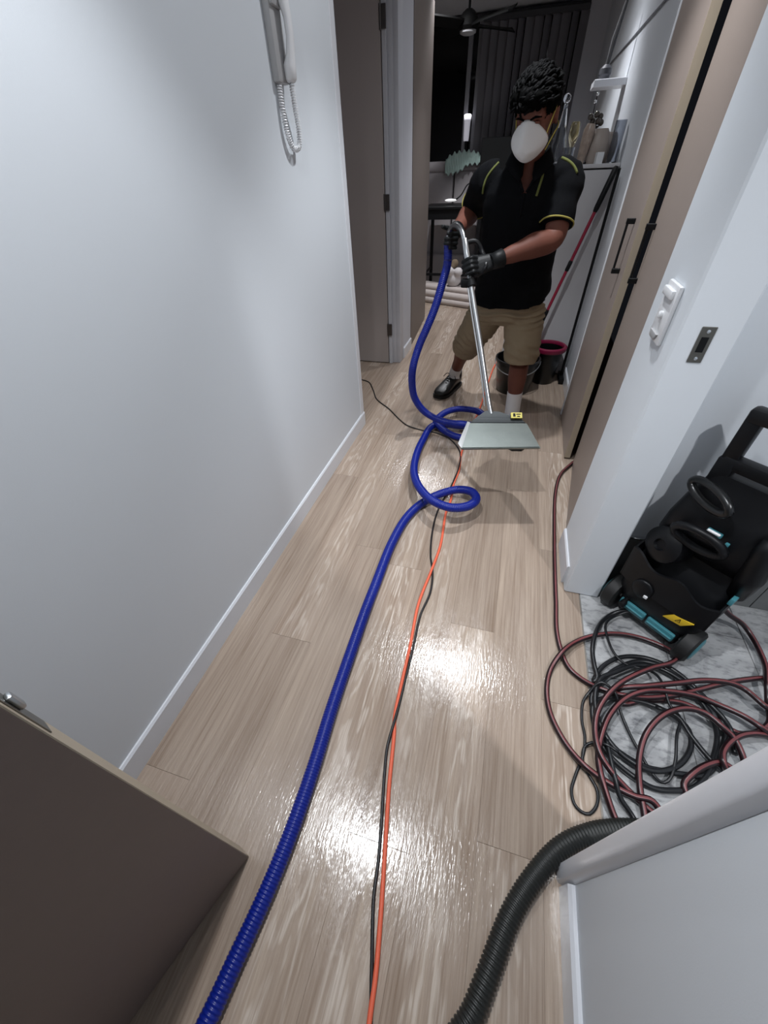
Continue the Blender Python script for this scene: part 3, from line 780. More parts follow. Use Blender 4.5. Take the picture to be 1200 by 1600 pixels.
# ------------------------------------------------------------------ hoses and cords
def hose(name, pts, R, pitch, m, label, cat, depth=0.0026, n=14):
    P = spline(pts, pitch / 4)
    prof = (0.0, -0.25 * depth, -depth, -0.25 * depth)
    b = MB(); b.tube(P, [R + prof[i % 4] for i in range(len(P))], n)
    return tag(b.build(name, m, sharp=0), label, cat), P
BLUEM = mat('blue_hose_vinyl', '0A2082', 0.33, spec=0.4)
blue, BP = hose('vacuum_hose', [(-0.373,2.500,1.135),(-0.369,2.490,1.047),(-0.384,2.460,0.967),(-0.413,2.420,0.846),(-0.453,2.380,0.735),(-0.488,2.360,0.648),(-0.516,2.320,0.527),(-0.527,2.357,0.400),(-0.515,2.387,0.300),(-0.466,2.412,0.210),(-0.400,2.430,0.155),(-0.290,2.419,0.130),(-0.178,2.435,0.120),(-0.091,2.455,0.100),(-0.047,2.421,0.080),(-0.090,2.385,0.045),(-0.201,2.412,0.030),(-0.279,2.448,0.030),(-0.347,2.498,0.040),(-0.390,2.547,0.055),(-0.366,2.623,0.070),(-0.316,2.696,0.075),(-0.237,2.745,0.075),(-0.107,2.721,0.080),(-0.058,2.641,0.080),(-0.094,2.565,0.065),(-0.198,2.541,0.045),(-0.316,2.562,0.035),(-0.403,2.524,0.035),(-0.434,2.307,0.040),(-0.430,2.065,0.060),(-0.393,1.845,0.085),(-0.319,1.672,0.115),(-0.227,1.562,0.135),(-0.132,1.532,0.135),(-0.049,1.581,0.120),(-0.013,1.667,0.105),(-0.048,1.752,0.085),(-0.125,1.784,0.060),(-0.211,1.760,0.035),(-0.300,1.666,0.026),(-0.358,1.533,0.024),(-0.388,1.325,0.024),(-0.392,1.047,0.024),(-0.393,0.897,0.024),(-0.389,0.700,0.024),(-0.383,0.487,0.023),(-0.371,0.297,0.024),(-0.368,0.131,0.024),(-0.376,-0.008,0.024),(-0.390,-0.127,0.024),(-0.402,-0.229,0.024),(-0.420,-0.319,0.024),(-0.437,-0.383,0.024)], 0.0235, 0.0085, BLUEM, 'blue ribbed vacuum hose looping from the wand to the foreground', 'hose')
grey, GP = hose('suction_hose', [(0.113,-0.130,0.026),(0.138,-0.094,0.026),(0.165,-0.055,0.026),(0.194,0.011,0.026),(0.244,0.133,0.026),(0.306,0.230,0.028),(0.376,0.308,0.030),(0.455,0.359,0.030),(0.542,0.393,0.028),(0.636,0.414,0.026),(0.750,0.432,0.026)], 0.027, 0.0095, mat('dark_grey_hose', '1B1D1B', 0.45), 'dark grey ribbed suction hose curving around the white wall corner', 'hose', 0.0036)
def cord(name, pts, r, m, label, n=8, matfn=None, step=0.012):
    P = spline(pts, step)
    b = MB(); b.tube(P, r, n, matfn=matfn)
    return tag(b.build(name, m, sharp=0), label, 'cord')
ORM = mat('orange_cord', 'E8694A', 0.5)
cord('orange_extension_cord', [(-0.041,-0.178,0.006),(-0.050,-0.128,0.006),(-0.057,-0.053,0.006),(-0.074,0.048,0.006),(-0.101,0.186,0.006),(-0.127,0.319,0.006),(-0.151,0.471,0.006),(-0.163,0.523,0.006),(-0.168,0.646,0.006),(-0.172,0.799,0.006),(-0.182,1.003,0.006),(-0.162,1.215,0.006),(-0.150,1.379,0.006),(-0.163,1.639,0.006),(-0.154,1.738,0.006),(-0.160,1.904,0.006),(-0.149,2.050,0.006),(-0.160,2.251,0.006),(-0.138,2.569,0.006),(-0.105,2.936,0.006),(-0.084,3.399,0.006),(-0.059,3.805,0.006),(-0.021,4.048,0.006)], 0.0065, ORM, 'orange extension cord running down the middle of the floor')
cord('black_extension_cord', [(-0.039,-0.177,0.004),(-0.047,-0.127,0.004),(-0.069,-0.048,0.004),(-0.100,0.068,0.004),(-0.109,0.141,0.004),(-0.125,0.226,0.004),(-0.151,0.352,0.004),(-0.162,0.423,0.006),(-0.159,0.501,0.016),(-0.158,0.571,0.008),(-0.159,0.650,0.004),(-0.159,0.804,0.004),(-0.162,0.952,0.004),(-0.144,1.077,0.006),(-0.155,1.194,0.005),(-0.185,1.300,0.004),(-0.209,1.482,0.004),(-0.209,1.652,0.004),(-0.171,1.874,0.012),(-0.154,2.081,0.014),(-0.168,2.250,0.006),(-0.212,2.350,0.004),(-0.273,2.423,0.004),(-0.379,2.481,0.004),(-0.482,2.496,0.004),(-0.598,2.538,0.004),(-0.683,2.620,0.004),(-0.805,2.767,0.004),(-0.951,2.913,0.004),(-1.039,3.087,0.004),(-1.127,3.235,0.004),(-1.215,3.275,0.004),(-1.341,3.294,0.004),(-1.478,3.237,0.004)], 0.0048, mat('black_cord', '1B1A1C', 0.4), 'thin black cord weaving beside the orange extension cord')
HM = [mat('hose_maroon', '1E0E12', 0.3), mat('hose_pink_stripe', '713C3E', 0.35)]
STRIPE = {3, 4, 7, 8, 15, 0, 11, 12}
gh = cord('pressure_hose', [(0.579,2.359,0.012),(0.511,2.247,0.012),(0.458,2.145,0.011),(0.422,1.963,0.010),(0.400,1.523,0.010),(0.394,1.199,0.010),(0.394,1.164,0.010),(0.391,1.018,0.010),(0.403,0.933,0.010),(0.427,0.866,0.010),(0.472,0.829,0.010),(0.533,0.807,0.014),(0.589,0.794,0.030),(0.670,0.805,0.030),(0.761,0.837,0.030),(0.848,0.880,0.030),(0.922,0.915,0.045),(1.010,0.955,0.045),(1.100,0.991,0.030),(1.164,0.993,0.020),(1.181,0.912,0.012),(1.114,0.812,0.012),(1.062,0.779,0.016),(1.004,0.783,0.050),(0.960,0.811,0.050),(0.898,0.834,0.045),(0.828,0.848,0.045),(0.744,0.841,0.045),(0.665,0.818,0.050),(0.600,0.778,0.045),(0.542,0.708,0.045),(0.507,0.634,0.045),(0.490,0.567,0.040),(0.492,0.514,0.040),(0.505,0.469,0.030),(0.530,0.414,0.012),(0.556,0.380,0.012),(0.610,0.387,0.012),(0.661,0.446,0.012),(0.632,0.485,0.030),(0.581,0.485,0.030),(0.515,0.500,0.030),(0.458,0.524,0.030),(0.415,0.570,0.014),(0.376,0.628,0.012),(0.353,0.686,0.012),(0.347,0.761,0.012),(0.364,0.841,0.012),(0.402,0.909,0.035),(0.467,0.983,0.020),(0.535,1.026,0.020),(0.608,1.053,0.020),(0.686,1.060,0.020),(0.759,1.047,0.020),(0.807,1.025,0.020),(0.813,1.000,0.025),(0.772,0.952,0.050),(0.703,0.911,0.060),(0.630,0.859,0.065),(0.571,0.807,0.070),(0.523,0.747,0.065),(0.492,0.685,0.060),(0.481,0.621,0.060),(0.491,0.568,0.055),(0.518,0.528,0.050),(0.558,0.504,0.030),(0.594,0.482,0.020),(0.633,0.461,0.014),(0.671,0.449,0.012),(0.643,0.405,0.012),(0.615,0.415,0.012),(0.607,0.461,0.020),(0.603,0.517,0.030),(0.611,0.586,0.035),(0.633,0.655,0.050),(0.677,0.718,0.060),(0.729,0.761,0.065),(0.786,0.784,0.065),(0.835,0.780,0.065),(0.873,0.752,0.060),(0.903,0.728,0.050),(0.917,0.691,0.040),(0.922,0.649,0.020),(0.867,0.575,0.012),(0.788,0.523,0.012),(0.745,0.531,0.012),(0.733,0.555,0.020),(0.767,0.598,0.030),(0.813,0.632,0.035),(0.851,0.648,0.035),(0.879,0.640,0.030),(0.891,0.630,0.020),(0.875,0.633,0.012),(0.849,0.642,0.050),(0.856,0.671,0.050),(0.886,0.710,0.050),(0.928,0.743,0.050),(0.974,0.763,0.045),(1.029,0.779,0.030),(1.097,0.825,0.014),(1.093,0.881,0.030),(1.029,0.860,0.060),(1.016,0.876,0.060),(0.991,0.910,0.055),(0.945,0.919,0.060),(0.876,0.912,0.055),(0.768,0.870,0.060),(0.666,0.834,0.055),(0.589,0.813,0.040),(0.578,0.808,0.014),(0.597,0.772,0.014),(0.677,0.805,0.012),(0.802,0.828,0.012),(0.876,0.803,0.012),(0.954,0.768,0.012),(1.037,0.815,0.030),(1.067,0.900,0.030),(1.073,0.959,0.055),(1.113,1.056,0.030),(1.113,1.149,0.030),(1.085,1.198,0.050),(1.019,1.203,0.090),(0.980,1.208,0.120)], 0.0095, HM, 'dark red striped water hose coiled on the grey tiles', 16, lambda j, i: 1 if j in (3, 4) else 0, 0.009)
gh['category'] = 'hose'
KM = mat('power_cord_black', '16171A', 0.35)
cord('power_cord', [(0.706,1.141,0.100),(0.664,1.161,0.050),(0.622,1.157,0.020),(0.575,1.111,0.012),(0.532,1.024,0.030),(0.514,0.951,0.030),(0.518,0.893,0.020),(0.522,0.841,0.020),(0.509,0.826,0.014),(0.547,0.896,0.014),(0.618,0.955,0.014),(0.694,0.976,0.014),(0.755,0.965,0.020),(0.806,0.928,0.030),(0.864,0.876,0.020),(0.900,0.819,0.020),(0.905,0.760,0.014),(0.869,0.686,0.014),(0.811,0.610,0.014),(0.744,0.591,0.014),(0.683,0.584,0.016),(0.633,0.580,0.020),(0.575,0.597,0.020),(0.523,0.632,0.020),(0.503,0.700,0.014),(0.497,0.765,0.014),(0.533,0.828,0.022),(0.601,0.903,0.022),(0.687,0.953,0.022),(0.759,0.941,0.030),(0.826,0.894,0.020),(0.867,0.823,0.020),(0.878,0.763,0.020),(0.846,0.672,0.020),(0.774,0.568,0.014),(0.701,0.536,0.012),(0.647,0.528,0.012),(0.594,0.542,0.020),(0.544,0.572,0.020),(0.507,0.611,0.026),(0.494,0.669,0.022),(0.498,0.735,0.022),(0.547,0.776,0.020),(0.623,0.790,0.020),(0.695,0.789,0.020),(0.748,0.769,0.024),(0.786,0.736,0.024),(0.787,0.690,0.020),(0.749,0.628,0.022),(0.697,0.588,0.024),(0.646,0.572,0.024),(0.596,0.578,0.030),(0.551,0.604,0.030),(0.521,0.643,0.030),(0.504,0.700,0.030),(0.506,0.774,0.030),(0.532,0.839,0.030),(0.581,0.875,0.030),(0.667,0.928,0.030),(0.745,0.934,0.030),(0.801,0.908,0.030),(0.860,0.857,0.030),(0.902,0.803,0.030),(0.927,0.767,0.012),(0.914,0.693,0.012)], 0.0085, KM, 'thick black power cord coiled beneath the red hose')
cord('thin_cord', [(0.745,1.133,0.100),(0.681,1.154,0.060),(0.632,1.143,0.030),(0.578,1.086,0.030),(0.576,1.019,0.030),(0.592,0.956,0.030),(0.621,0.923,0.030),(0.713,0.909,0.035),(0.729,0.864,0.050),(0.746,0.799,0.030),(0.768,0.766,0.030),(0.743,0.698,0.030),(0.721,0.618,0.030),(0.699,0.566,0.020),(0.678,0.550,0.012),(0.651,0.564,0.020),(0.628,0.611,0.020),(0.607,0.673,0.012),(0.585,0.739,0.020),(0.563,0.788,0.050),(0.523,0.812,0.050),(0.491,0.782,0.020),(0.471,0.748,0.006),(0.461,0.678,0.006),(0.466,0.630,0.006),(0.457,0.574,0.008),(0.427,0.500,0.006),(0.413,0.454,0.006),(0.424,0.418,0.006),(0.454,0.408,0.006),(0.482,0.437,0.006),(0.488,0.480,0.006),(0.467,0.516,0.006),(0.453,0.547,0.008),(0.462,0.595,0.008),(0.486,0.611,0.020),(0.518,0.604,0.045),(0.555,0.589,0.045)], 0.0048, KM, 'thin black cord with a loop lying over the edge of the planks')
cord('black_lead', [(0.701,0.780,0.030),(0.759,0.762,0.035),(0.788,0.710,0.030),(0.825,0.651,0.030),(0.868,0.626,0.012),(0.893,0.592,0.010)], 0.0075, KM, 'short black lead crossing the inside of the hose coil')
cord('black_lead', [(0.523,0.624,0.035),(0.527,0.521,0.050),(0.543,0.470,0.030),(0.575,0.440,0.012),(0.595,0.405,0.010)], 0.0075, KM, 'short black lead running toward the white wall corner')

# ------------------------------------------------------------------ floor wand held by the worker
WT, WB = V((-0.268, 2.335, 1.175)), V((-0.022, 1.955, 0.50))
wand = thing('floor_wand', 'steel floor cleaning wand with a wide sloping head held by the worker', 'cleaning tool', (-0.02, 1.9, 0.42))
def wb(b, name, m, par=wand, sharp=35):
    o = b.build(name, m, None, None, sharp); return put(o, par)
b = MB()
path = spline([(-0.373, 2.50, 1.15), (-0.372, 2.497, 1.185), (-0.355, 2.47, 1.212), (-0.32, 2.415, 1.222), (-0.285, 2.36, 1.20), (-0.268, 2.335, 1.165), (-0.22, 2.26, 1.035), tuple(WT.lerp(WB, 0.6)), tuple(WB), (-0.005, 1.93, 0.465)], 0.012)
b.tube(path, 0.0125, 16); wb(b, 'tube', STEEL)
D = (WB - WT).normalized()
def sleeve(f0, f1, r, name, m):
    b = MB(); a, c = WT.lerp(WB, f0), WT.lerp(WB, f1); b.tube([a, a.lerp(c, 0.04), a.lerp(c, 0.96), c], [r * 0.9, r, r, r * 0.9], 16); wb(b, name, m)
sleeve(0.225, 0.27, 0.022, 'clamp', BLACKP)
b = MB(); c = WT.lerp(WB, 0.25); b.box(c + V((-0.05, -0.015, -0.02)), c + V((-0.005, 0.02, 0.018)), 0.006, 2); wb(b, 'valve_block', BLACKP)
sleeve(0.0, 0.12, 0.0165, 'grip_sleeve', STEEL)
# D-shaped grip on the far side of the tube
g0, g1 = WT.lerp(WB, 0.02), WT.lerp(WB, 0.20)
b = MB(); b.tube(spline([g0, g0 + V((0.05, 0.01, 0.005)), g0 + V((0.085, 0.005, -0.035)), g1 + V((0.07, 0.015, 0.03)), g1 + V((0.04, 0.01, 0.0)), g1], 0.01), 0.011, 10); wb(b, 'handle', BLACKP)
# solution line along the tube
b = MB(); b.tube(spline([WT.lerp(WB, 0.26) + V((-0.02, 0.0, 0.0)), WT.lerp(WB, 0.4) + V((-0.022, 0.01, 0)), WT.lerp(WB, 0.8) + V((-0.02, 0.01, 0)), WB + V((-0.02, 0.0, -0.02))], 0.02), 0.0045, 8); wb(b, 'solution_line', STEEL)
# head: hollow trapezoid shoe
TL, TR = V((-0.110, 1.845, 0.455)), V((0.174, 1.905, 0.455))
BL, BR = V((-0.141, 1.760, 0.375)), V((0.261, 1.850, 0.375))
BL, BR = V((-0.122, 1.655, 0.418)), V((0.2475, 1.745, 0.418))
nrm = (BR - BL).cross(TL - BL).normalized()
if nrm.z < 0: nrm = -nrm
th = nrm * -0.030
b = MB()
def hexa(b, a, d):
    A = [V(p) for p in a]; B = [p + d for p in A]; b.rings([A, B])
A = [BL, BR, TR, TL]
Bk = [BL + th * 0.35, BR + th * 0.35, TR + th, TL + th]
b.rings([A, Bk]); bmesh.ops.bevel(b.bm, geom=b.bm.edges[:], offset=0.004, segments=2, affect='EDGES')
wb(b, 'head_plate', ALU)
b = MB()                       # bright folded side facet at the left
s0 = [TL + nrm * 0.001, BL + nrm * 0.001, BL + V((-0.020, 0.030, 0.004)), TL + V((-0.010, 0.010, 0.0))]
b.rings([s0, [p + V((0.006, 0.004, -0.002)) for p in s0]]); wb(b, 'side_plate', mat('bright_steel', 'DADDDD', 0.35, 0.6))
b = MB()                       # dark sloped housing from plate to tube
ctr = V((-0.005, 1.93, 0.465))
R1 = [TL + V((0.004, 0, 0)), TR + V((-0.004, 0, 0)), TR + th + V((-0.004, 0, 0)), TL + th + V((0.004, 0, 0))]
R2 = [TL.lerp(ctr, 0.22) + V((0, 0.020, 0.004)), TR.lerp(ctr, 0.16) + V((0, 0.020, 0.003)), TR.lerp(ctr, 0.22) + V((0, 0.04, -0.02)), TL.lerp(ctr, 0.30) + V((0, 0.04, -0.02))]
R3 = [ctr + V((-0.032, 0.005, 0.022)), ctr + V((0.036, 0.012, 0.020)), ctr + V((0.036, 0.035, -0.015)), ctr + V((-0.032, 0.03, -0.015))]
b.rings([R1, R2, R3]); bmesh.ops.bevel(b.bm, geom=b.bm.edges[:], offset=0.003, segments=2, affect='EDGES')
wb(b, 'head_housing', mat('grey_cast', '3C4042', 0.55, 0.3))
b = MB(); sl_ = [BL + V((0, -0.002, -0.002)), BR + V((0, -0.002, -0.002)), BR + V((-0.004, 0.012, -0.018)), BL + V((0.004, 0.012, -0.018))]
b.rings([sl_, [p + V((0, 0.006, 0.0)) for p in sl_]]); wb(b, 'suction_lip', ALU)
b = MB(); p0 = V((0.118, 1.925, 0.479))
b.M = Matrix.Translation(p0) @ Matrix.Rotation(0.2, 4, 'Z') @ Matrix.Rotation(0.55, 4, 'X')
b.box((-0.028, -0.016, -0.004), (0.028, 0.016, 0.004), 0.001)
yl = wb(b, 'label_plate', mat('yellow_label', 'D9CC6A', 0.5))
b = MB(); b.M = Matrix.Translation(p0) @ Matrix.Rotation(0.2, 4, 'Z') @ Matrix.Rotation(0.55, 4, 'X')
b.box((-0.018, -0.009, 0.0038), (-0.006, 0.010, 0.0048)); b.box((-0.002, 0.003, 0.0038), (0.020, 0.008, 0.0048)); b.box((0.002, -0.010, 0.0038), (0.016, -0.004, 0.0048))
put(b.build('label_print', BLACK), yl)

# ------------------------------------------------------------------ the worker
SKIN = mat('skin_brown', '693F33', 0.6, spec=0.3, var=0.14, vscale=18, bump=0.15, bscale=260)
man = thing('person', 'man in black polo shirt, khaki shorts and white mask leaning over a floor wand', 'person', (-0.05, 2.80, 0))
HC = V((-0.022, 2.440, 1.592))
HR = Matrix.Rotation(math.radians(-20), 3, 'Z') @ Matrix.Rotation(math.radians(26), 3, 'X')
def H(p): return HC + HR @ V(p)
def ring(c, a, bb, n=28, ex=2.3, yaw=0.0, tilt=0.0):
    out = []
    for k in range(n):
        t = 2 * PI * k / n; co, si = math.cos(t), math.sin(t)
        x = a * math.copysign(abs(co) ** (2 / ex), co); y = bb * math.copysign(abs(si) ** (2 / ex), si)
        x, y = x * math.cos(yaw) - y * math.sin(yaw), x * math.sin(yaw) + y * math.cos(yaw)
        out.append(V(c) + V((x, y, tilt * y)))
    return out
# joints
SHL, ELL, WRL = V((0.160, 2.57, 1.385)), V((0.148, 2.455, 1.165)), V((-0.085, 2.325, 1.098))
SHR, ELR, WRR = V((-0.215, 2.62, 1.385)), V((-0.288, 2.83, 1.262)), V((-0.345, 2.575, 1.187))
HPL, KNL, ANL = V((0.085, 2.73, 0.84)), V((0.113, 2.655, 0.50)), V((0.130, 2.665, 0.10))
HPR, KNR, ANR = V((-0.125, 2.75, 0.84)), V((-0.265, 2.975, 0.485)), V((-0.366, 3.265, 0.125))
b = MB()
b.rings([ring((-0.02, 2.735, 0.74), 0.14, 0.10), ring((-0.02, 2.73, 0.82), 0.175, 0.125), ring((-0.02, 2.70, 0.96), 0.172, 0.13), ring((-0.02, 2.63, 1.20), 0.18, 0.125), ring((-0.022, 2.59, 1.34), 0.175, 0.105), ring((-0.022, 2.57, 1.425), 0.115, 0.075), ring((-0.022, 2.555, 1.46), 0.07, 0.06)])
b.tube([V((-0.022, 2.57, 1.40)), V((-0.022, 2.545, 1.47)), V((-0.02, 2.50, 1.54)), H((0, 0.02, 0.0))], [0.068, 0.062, 0.060, 0.058], 16)
# head
b.ell(H((0, 0.005, 0.028)), (0.077, 0.098, 0.110), 24, 16, HR)
b.ell(H((0, -0.022, -0.045)), (0.064, 0.072, 0.075), 20, 12, HR)
b.ell(H((0, -0.060, -0.092)), (0.034, 0.030, 0.026), 16, 10, HR)
b.ell(H((0, -0.095, -0.028)), (0.013, 0.022, 0.020), 12, 8, HR)
b.tube([H((0, -0.086, 0.018)), H((0, -0.098, -0.008)), H((0, -0.108, -0.030))], [0.009, 0.011, 0.013], 10)
b.ell(H((0, -0.080, -0.062)), (0.026, 0.018, 0.012), 14, 8, HR)
for s in (-1, 1):
    b.ell(H((s * 0.036, -0.079, 0.034)), (0.026, 0.012, 0.008), 12, 8, HR)
    b.ell(H((s * 0.050, -0.064, -0.020)), (0.019, 0.014, 0.018), 12, 8, HR)
    e = HR @ Matrix.Rotation(s * 0.35, 3, 'Z')
    b.ell(H((s * 0.080, 0.012, -0.006)), (0.009, 0.020, 0.033), 12, 8, e)
    b.ell(H((s * 0.084, 0.020, 0.010)), (0.007, 0.014, 0.016), 12, 8, e)
# arms and legs
def limb(b, pts, rad, n=18, step=0.02):
    P = spline(pts, step)
    # radius by arc share
    Ls = [0]
    Q = [V(p) for p in pts]
    for a, c in zip(Q, Q[1:]): Ls.append(Ls[-1] + (c - a).length)
    out = []; acc = 0; T = Ls[-1]
    tot = sum((c - a).length for a, c in zip(P, P[1:])) or 1
    for i, p in enumerate(P):
        if i: acc += (P[i] - P[i - 1]).length
        s = acc / tot * T
        k = 0
        while k < len(Ls) - 2 and s > Ls[k + 1]: k += 1
        f = min(1, max(0, (s - Ls[k]) / max(1e-6, Ls[k + 1] - Ls[k])))
        f = f * f * (3 - 2 * f)
        out.append(rad[k] + (rad[k + 1] - rad[k]) * f)
    b.tube(P, out, n)
limb(b, [SHL + V((-0.05, 0, 0.0)), SHL, SHL.lerp(ELL, 0.5), ELL, ELL.lerp(WRL, 0.35), ELL.lerp(WRL, 0.75), WRL, WRL + (WRL - ELL).normalized() * 0.05], [0.06, 0.062, 0.058, 0.053, 0.056, 0.042, 0.033, 0.032])
limb(b, [SHR + V((0.05, 0, 0.0)), SHR, SHR.lerp(ELR, 0.5), ELR, ELR.lerp(WRR, 0.35), ELR.lerp(WRR, 0.75), WRR, WRR + (WRR - ELR).normalized() * 0.05], [0.06, 0.062, 0.056, 0.050, 0.053, 0.040, 0.032, 0.031])
for hp, kn, an in ((HPL, KNL, ANL), (HPR, KNR, ANR)):
    back = V((0, 0.02, 0))
    limb(b, [hp, hp.lerp(kn, 0.5), kn, kn.lerp(an, 0.3) + back, kn.lerp(an, 0.65) + back * 0.6, an, an + V((0, 0, -0.05))], [0.095, 0.085, 0.060, 0.060, 0.047, 0.038, 0.036])
def face_shape(co, n):
    p = HR.transposed() @ (co - HC)
    d = V((0, 0, 0))
    for s in (-1, 1):
        e = V((s * 0.033, -0.083, 0.012))
        q = (p - e).length
        if q < 0.020: d -= n * (0.006 * (1 - q / 0.020))
    return d
body = remesh(b, 0.0065, 5, 'body', SKIN, face_shape); put(body, man)
# eyes, brows
for s in (-1, 1):
    b = MB(); b.ell(H((s * 0.033, -0.0695, 0.010)), (0.0115, 0.0115, 0.0115), 14, 10, HR); eye = b.build('eye', mat('eye_white', '8F8A82', 0.2), sharp=0); put(eye, man)
    b = MB(); b.ell(H((s * 0.031, -0.0792, 0.006)), (0.0062, 0.003, 0.0062), 12, 8, HR); put(b.build('iris', mat('iris_dark', '140D0A', 0.1), sharp=0), eye)
    b = MB(); b.tube([H((s * 0.020, -0.0805, 0.014)), H((s * 0.033, -0.0835, 0.0175)), H((s * 0.046, -0.0765, 0.013))], [0.003, 0.0055, 0.003], 8); put(b.build('eyelid', SKIN, sharp=0), eye)
    b = MB(); b.tube([H((s * 0.014, -0.094, 0.030)), H((s * 0.034, -0.093, 0.038)), H((s * 0.056, -0.080, 0.032))], [0.003, 0.0042, 0.002], 8); put(b.build('eyebrow', mat('hair_black', '040404', 0.85, spec=0.04), sharp=0), man)
# dust mask
MASK = mat('mask_white', 'D2D0CF', 0.8, bump=0.2, bscale=300)
b = MB(); rr = []
N_ = 36
for f, sc in ((0, 1.0), (0.02, 1.03), (0.12, 1.0), (0.3, 0.94), (0.5, 0.84), (0.68, 0.70), (0.80, 0.58), (0.84, 0.50), (0.95, 0.40), (1.0, 0.2)):
    ringp = []
    for k in range(N_):
        t = 2 * PI * k / N_; co, si = math.cos(t), math.sin(t)
        wz = 0.075 * si if si > 0 else 0.068 * si
        wx = 0.079 * co * (1 - 0.42 * max(0, si) ** 1.3 - 0.22 * max(0, -si) ** 1.6)
        x = wx * sc; z = wz * sc - 0.044 - 0.016 * f
        wrap = 0.026 * (co * sc) ** 2 + (0.012 * max(0, -si) * sc)
        ringp.append(H((x, -0.093 - 0.052 * f + wrap, z)))
    rr.append(ringp)
b.rings(rr, cap=True)
mk = b.build('dust_mask', MASK, sharp=0)
put(mk, man)
b = MB()
for s in (-1, 1):
    for z0, zb in ((-0.02, 0.05), (-0.07, -0.05)):
        b.tube(spline([H((s * 0.066, -0.056, z0 - 0.02)), H((s * 0.080, -0.01, (z0 + zb) / 2)), H((s * 0.078, 0.05, zb)), H((s * 0.03, 0.105, zb)), H((0, 0.108, zb))], 0.015), 0.0025, 6)
put(b.build('mask_strap', mat('strap_yellow', 'B7A64A', 0.6)), mk)
# hair: a cap plus swept locks
HAIR = mat('hair_black', '040404', 0.85, spec=0.04)
b = MB()
b.ell(H((0, 0.014, 0.048)), (0.091, 0.108, 0.092), 24, 14, HR)
b.ell(H((-0.008, -0.054, 0.080)), (0.080, 0.058, 0.048), 20, 12, HR)
b.ell(H((0, 0.060, 0.000)), (0.078, 0.060, 0.070), 20, 12, HR)
hair = remesh(b, 0.008, 4, 'hair', HAIR, lambda c, n: n * (0.006 * noise.noise(c * 60) + 0.004 * noise.noise(c * 120)))
# clear the face
bmh = bmesh.new(); bmh.from_mesh(hair.data)
def on_face(c):
    p = HR.transposed() @ (c - HC)
    if p.y < -0.062 and p.z < 0.052: return True
    if p.y < 0.0 and p.z < 0.014: return True
    if p.z < -0.045: return True
    return abs(p.x) > 0.07 and p.y < 0.035 and p.z < 0.006
bmesh.ops.delete(bmh, geom=[v for v in bmh.verts if on_face(v.co)], context='VERTS'); bmh.to_mesh(hair.data); bmh.free()
put(hair, man)
b = MB(); rnd = random.Random(3)
for k in range(330):
    a = rnd.uniform(0, 2 * PI); e = rnd.uniform(0.15, 1.5)
    d = V((math.cos(a) * math.cos(e), math.sin(a) * math.cos(e), math.sin(e)))
    base = V((0.087 * d.x, 0.012 + 0.104 * d.y, 0.046 + 0.090 * d.z))
    if base.y < -0.05: base.z = max(base.z, 0.07)
    fl = V((rnd.uniform(-0.3, 0.3) - 0.25, -1.0 + rnd.uniform(-0.2, 0.4), 0.25 + rnd.uniform(-0.3, 0.3)))
    fl = (fl - d * fl.dot(d) * 0.8).normalized()
    L = rnd.uniform(0.03, 0.052); cu = rnd.uniform(0.2, 0.6)
    pts = [base, base + fl * L * 0.4 + d * L * 0.35, base + fl * L * 0.8 + d * L * 0.3, base + fl * L + d * (L * (0.3 - cu))]
    b.tube([H(p) for p in spline(pts, 0.012)], [0.0058, 0.0062, 0.0056, 0.005, 0.004, 0.003, 0.002, 0.0015, 0.001, 0.001, 0.001, 0.001][:len(spline(pts, 0.012))], 5)
lk = b.build('hair_locks', mat('hair_black_sheen', '050506', 0.7, spec=0.08), sharp=0); lk['kind'] = 'stuff'; put(lk, man)

# polo shirt
SHIRT = mat('black_polo', '07080B', 0.9, bump=0.35, bscale=380, spec=0.12)
b = MB()
b.rings([ring((-0.008, 2.705, 0.835), 0.208, 0.168, tilt=0.12), ring((-0.010, 2.70, 0.93), 0.210, 0.172, tilt=0.06), ring((-0.015, 2.67, 1.07), 0.206, 0.168), ring((-0.018, 2.62, 1.22), 0.203, 0.150), ring((-0.020, 2.59, 1.335), 0.196, 0.128), ring((-0.020, 2.575, 1.405), 0.150, 0.100), ring((-0.020, 2.565, 1.450), 0.088, 0.075), ring((-0.020, 2.56, 1.468), 0.074, 0.066)])
limb(b, [SHL + V((-0.06, 0.0, 0.012)), SHL + V((0.0, 0, 0.0)), SHL.lerp(ELL, 0.4), SHL.lerp(ELL, 0.86)], [0.072, 0.080, 0.077, 0.081])
limb(b, [SHR + V((0.06, 0.0, 0.012)), SHR, SHR.lerp(ELR, 0.4), SHR.lerp(ELR, 0.92)], [0.072, 0.078, 0.074, 0.076])
def folds(c, n):
    f = 0.0075 * noise.noise(V((c.x * 7 + c.z * 5, c.y * 7, c.z * 9))) + 0.004 * noise.noise(V((c.x * 16 - c.z * 9, c.y * 15, c.z * 20)))
    low = max(0, min(1, (1.08 - c.z) / 0.2))
    f += 0.008 * low * math.sin(c.z * 34 + c.x * 9 + 2.5 * noise.noise(c * 6))
    return n * f
shirt = remesh(b, 0.0075, 4, 'polo_shirt', SHIRT, folds); put(shirt, man)
bvh = BVHTree.FromPolygons([v.co[:] for v in shirt.data.vertices], [p.vertices[:] for p in shirt.data.polygons])
bs = bmesh.new(); bs.from_mesh(shirt.data)      # open neck
bmesh.ops.delete(bs, geom=[v for v in bs.verts if v.co.z > 1.445 and abs(v.co.x + 0.02) < 0.066 and abs(v.co.y - 2.56) < 0.062 or (v.co.y < 2.57 and v.co.z > 1.345 and abs(v.co.x + 0.021) < 0.006 + (v.co.z - 1.345) * 0.52)], context='VERTS')
bs.to_mesh(shirt.data); bs.free()
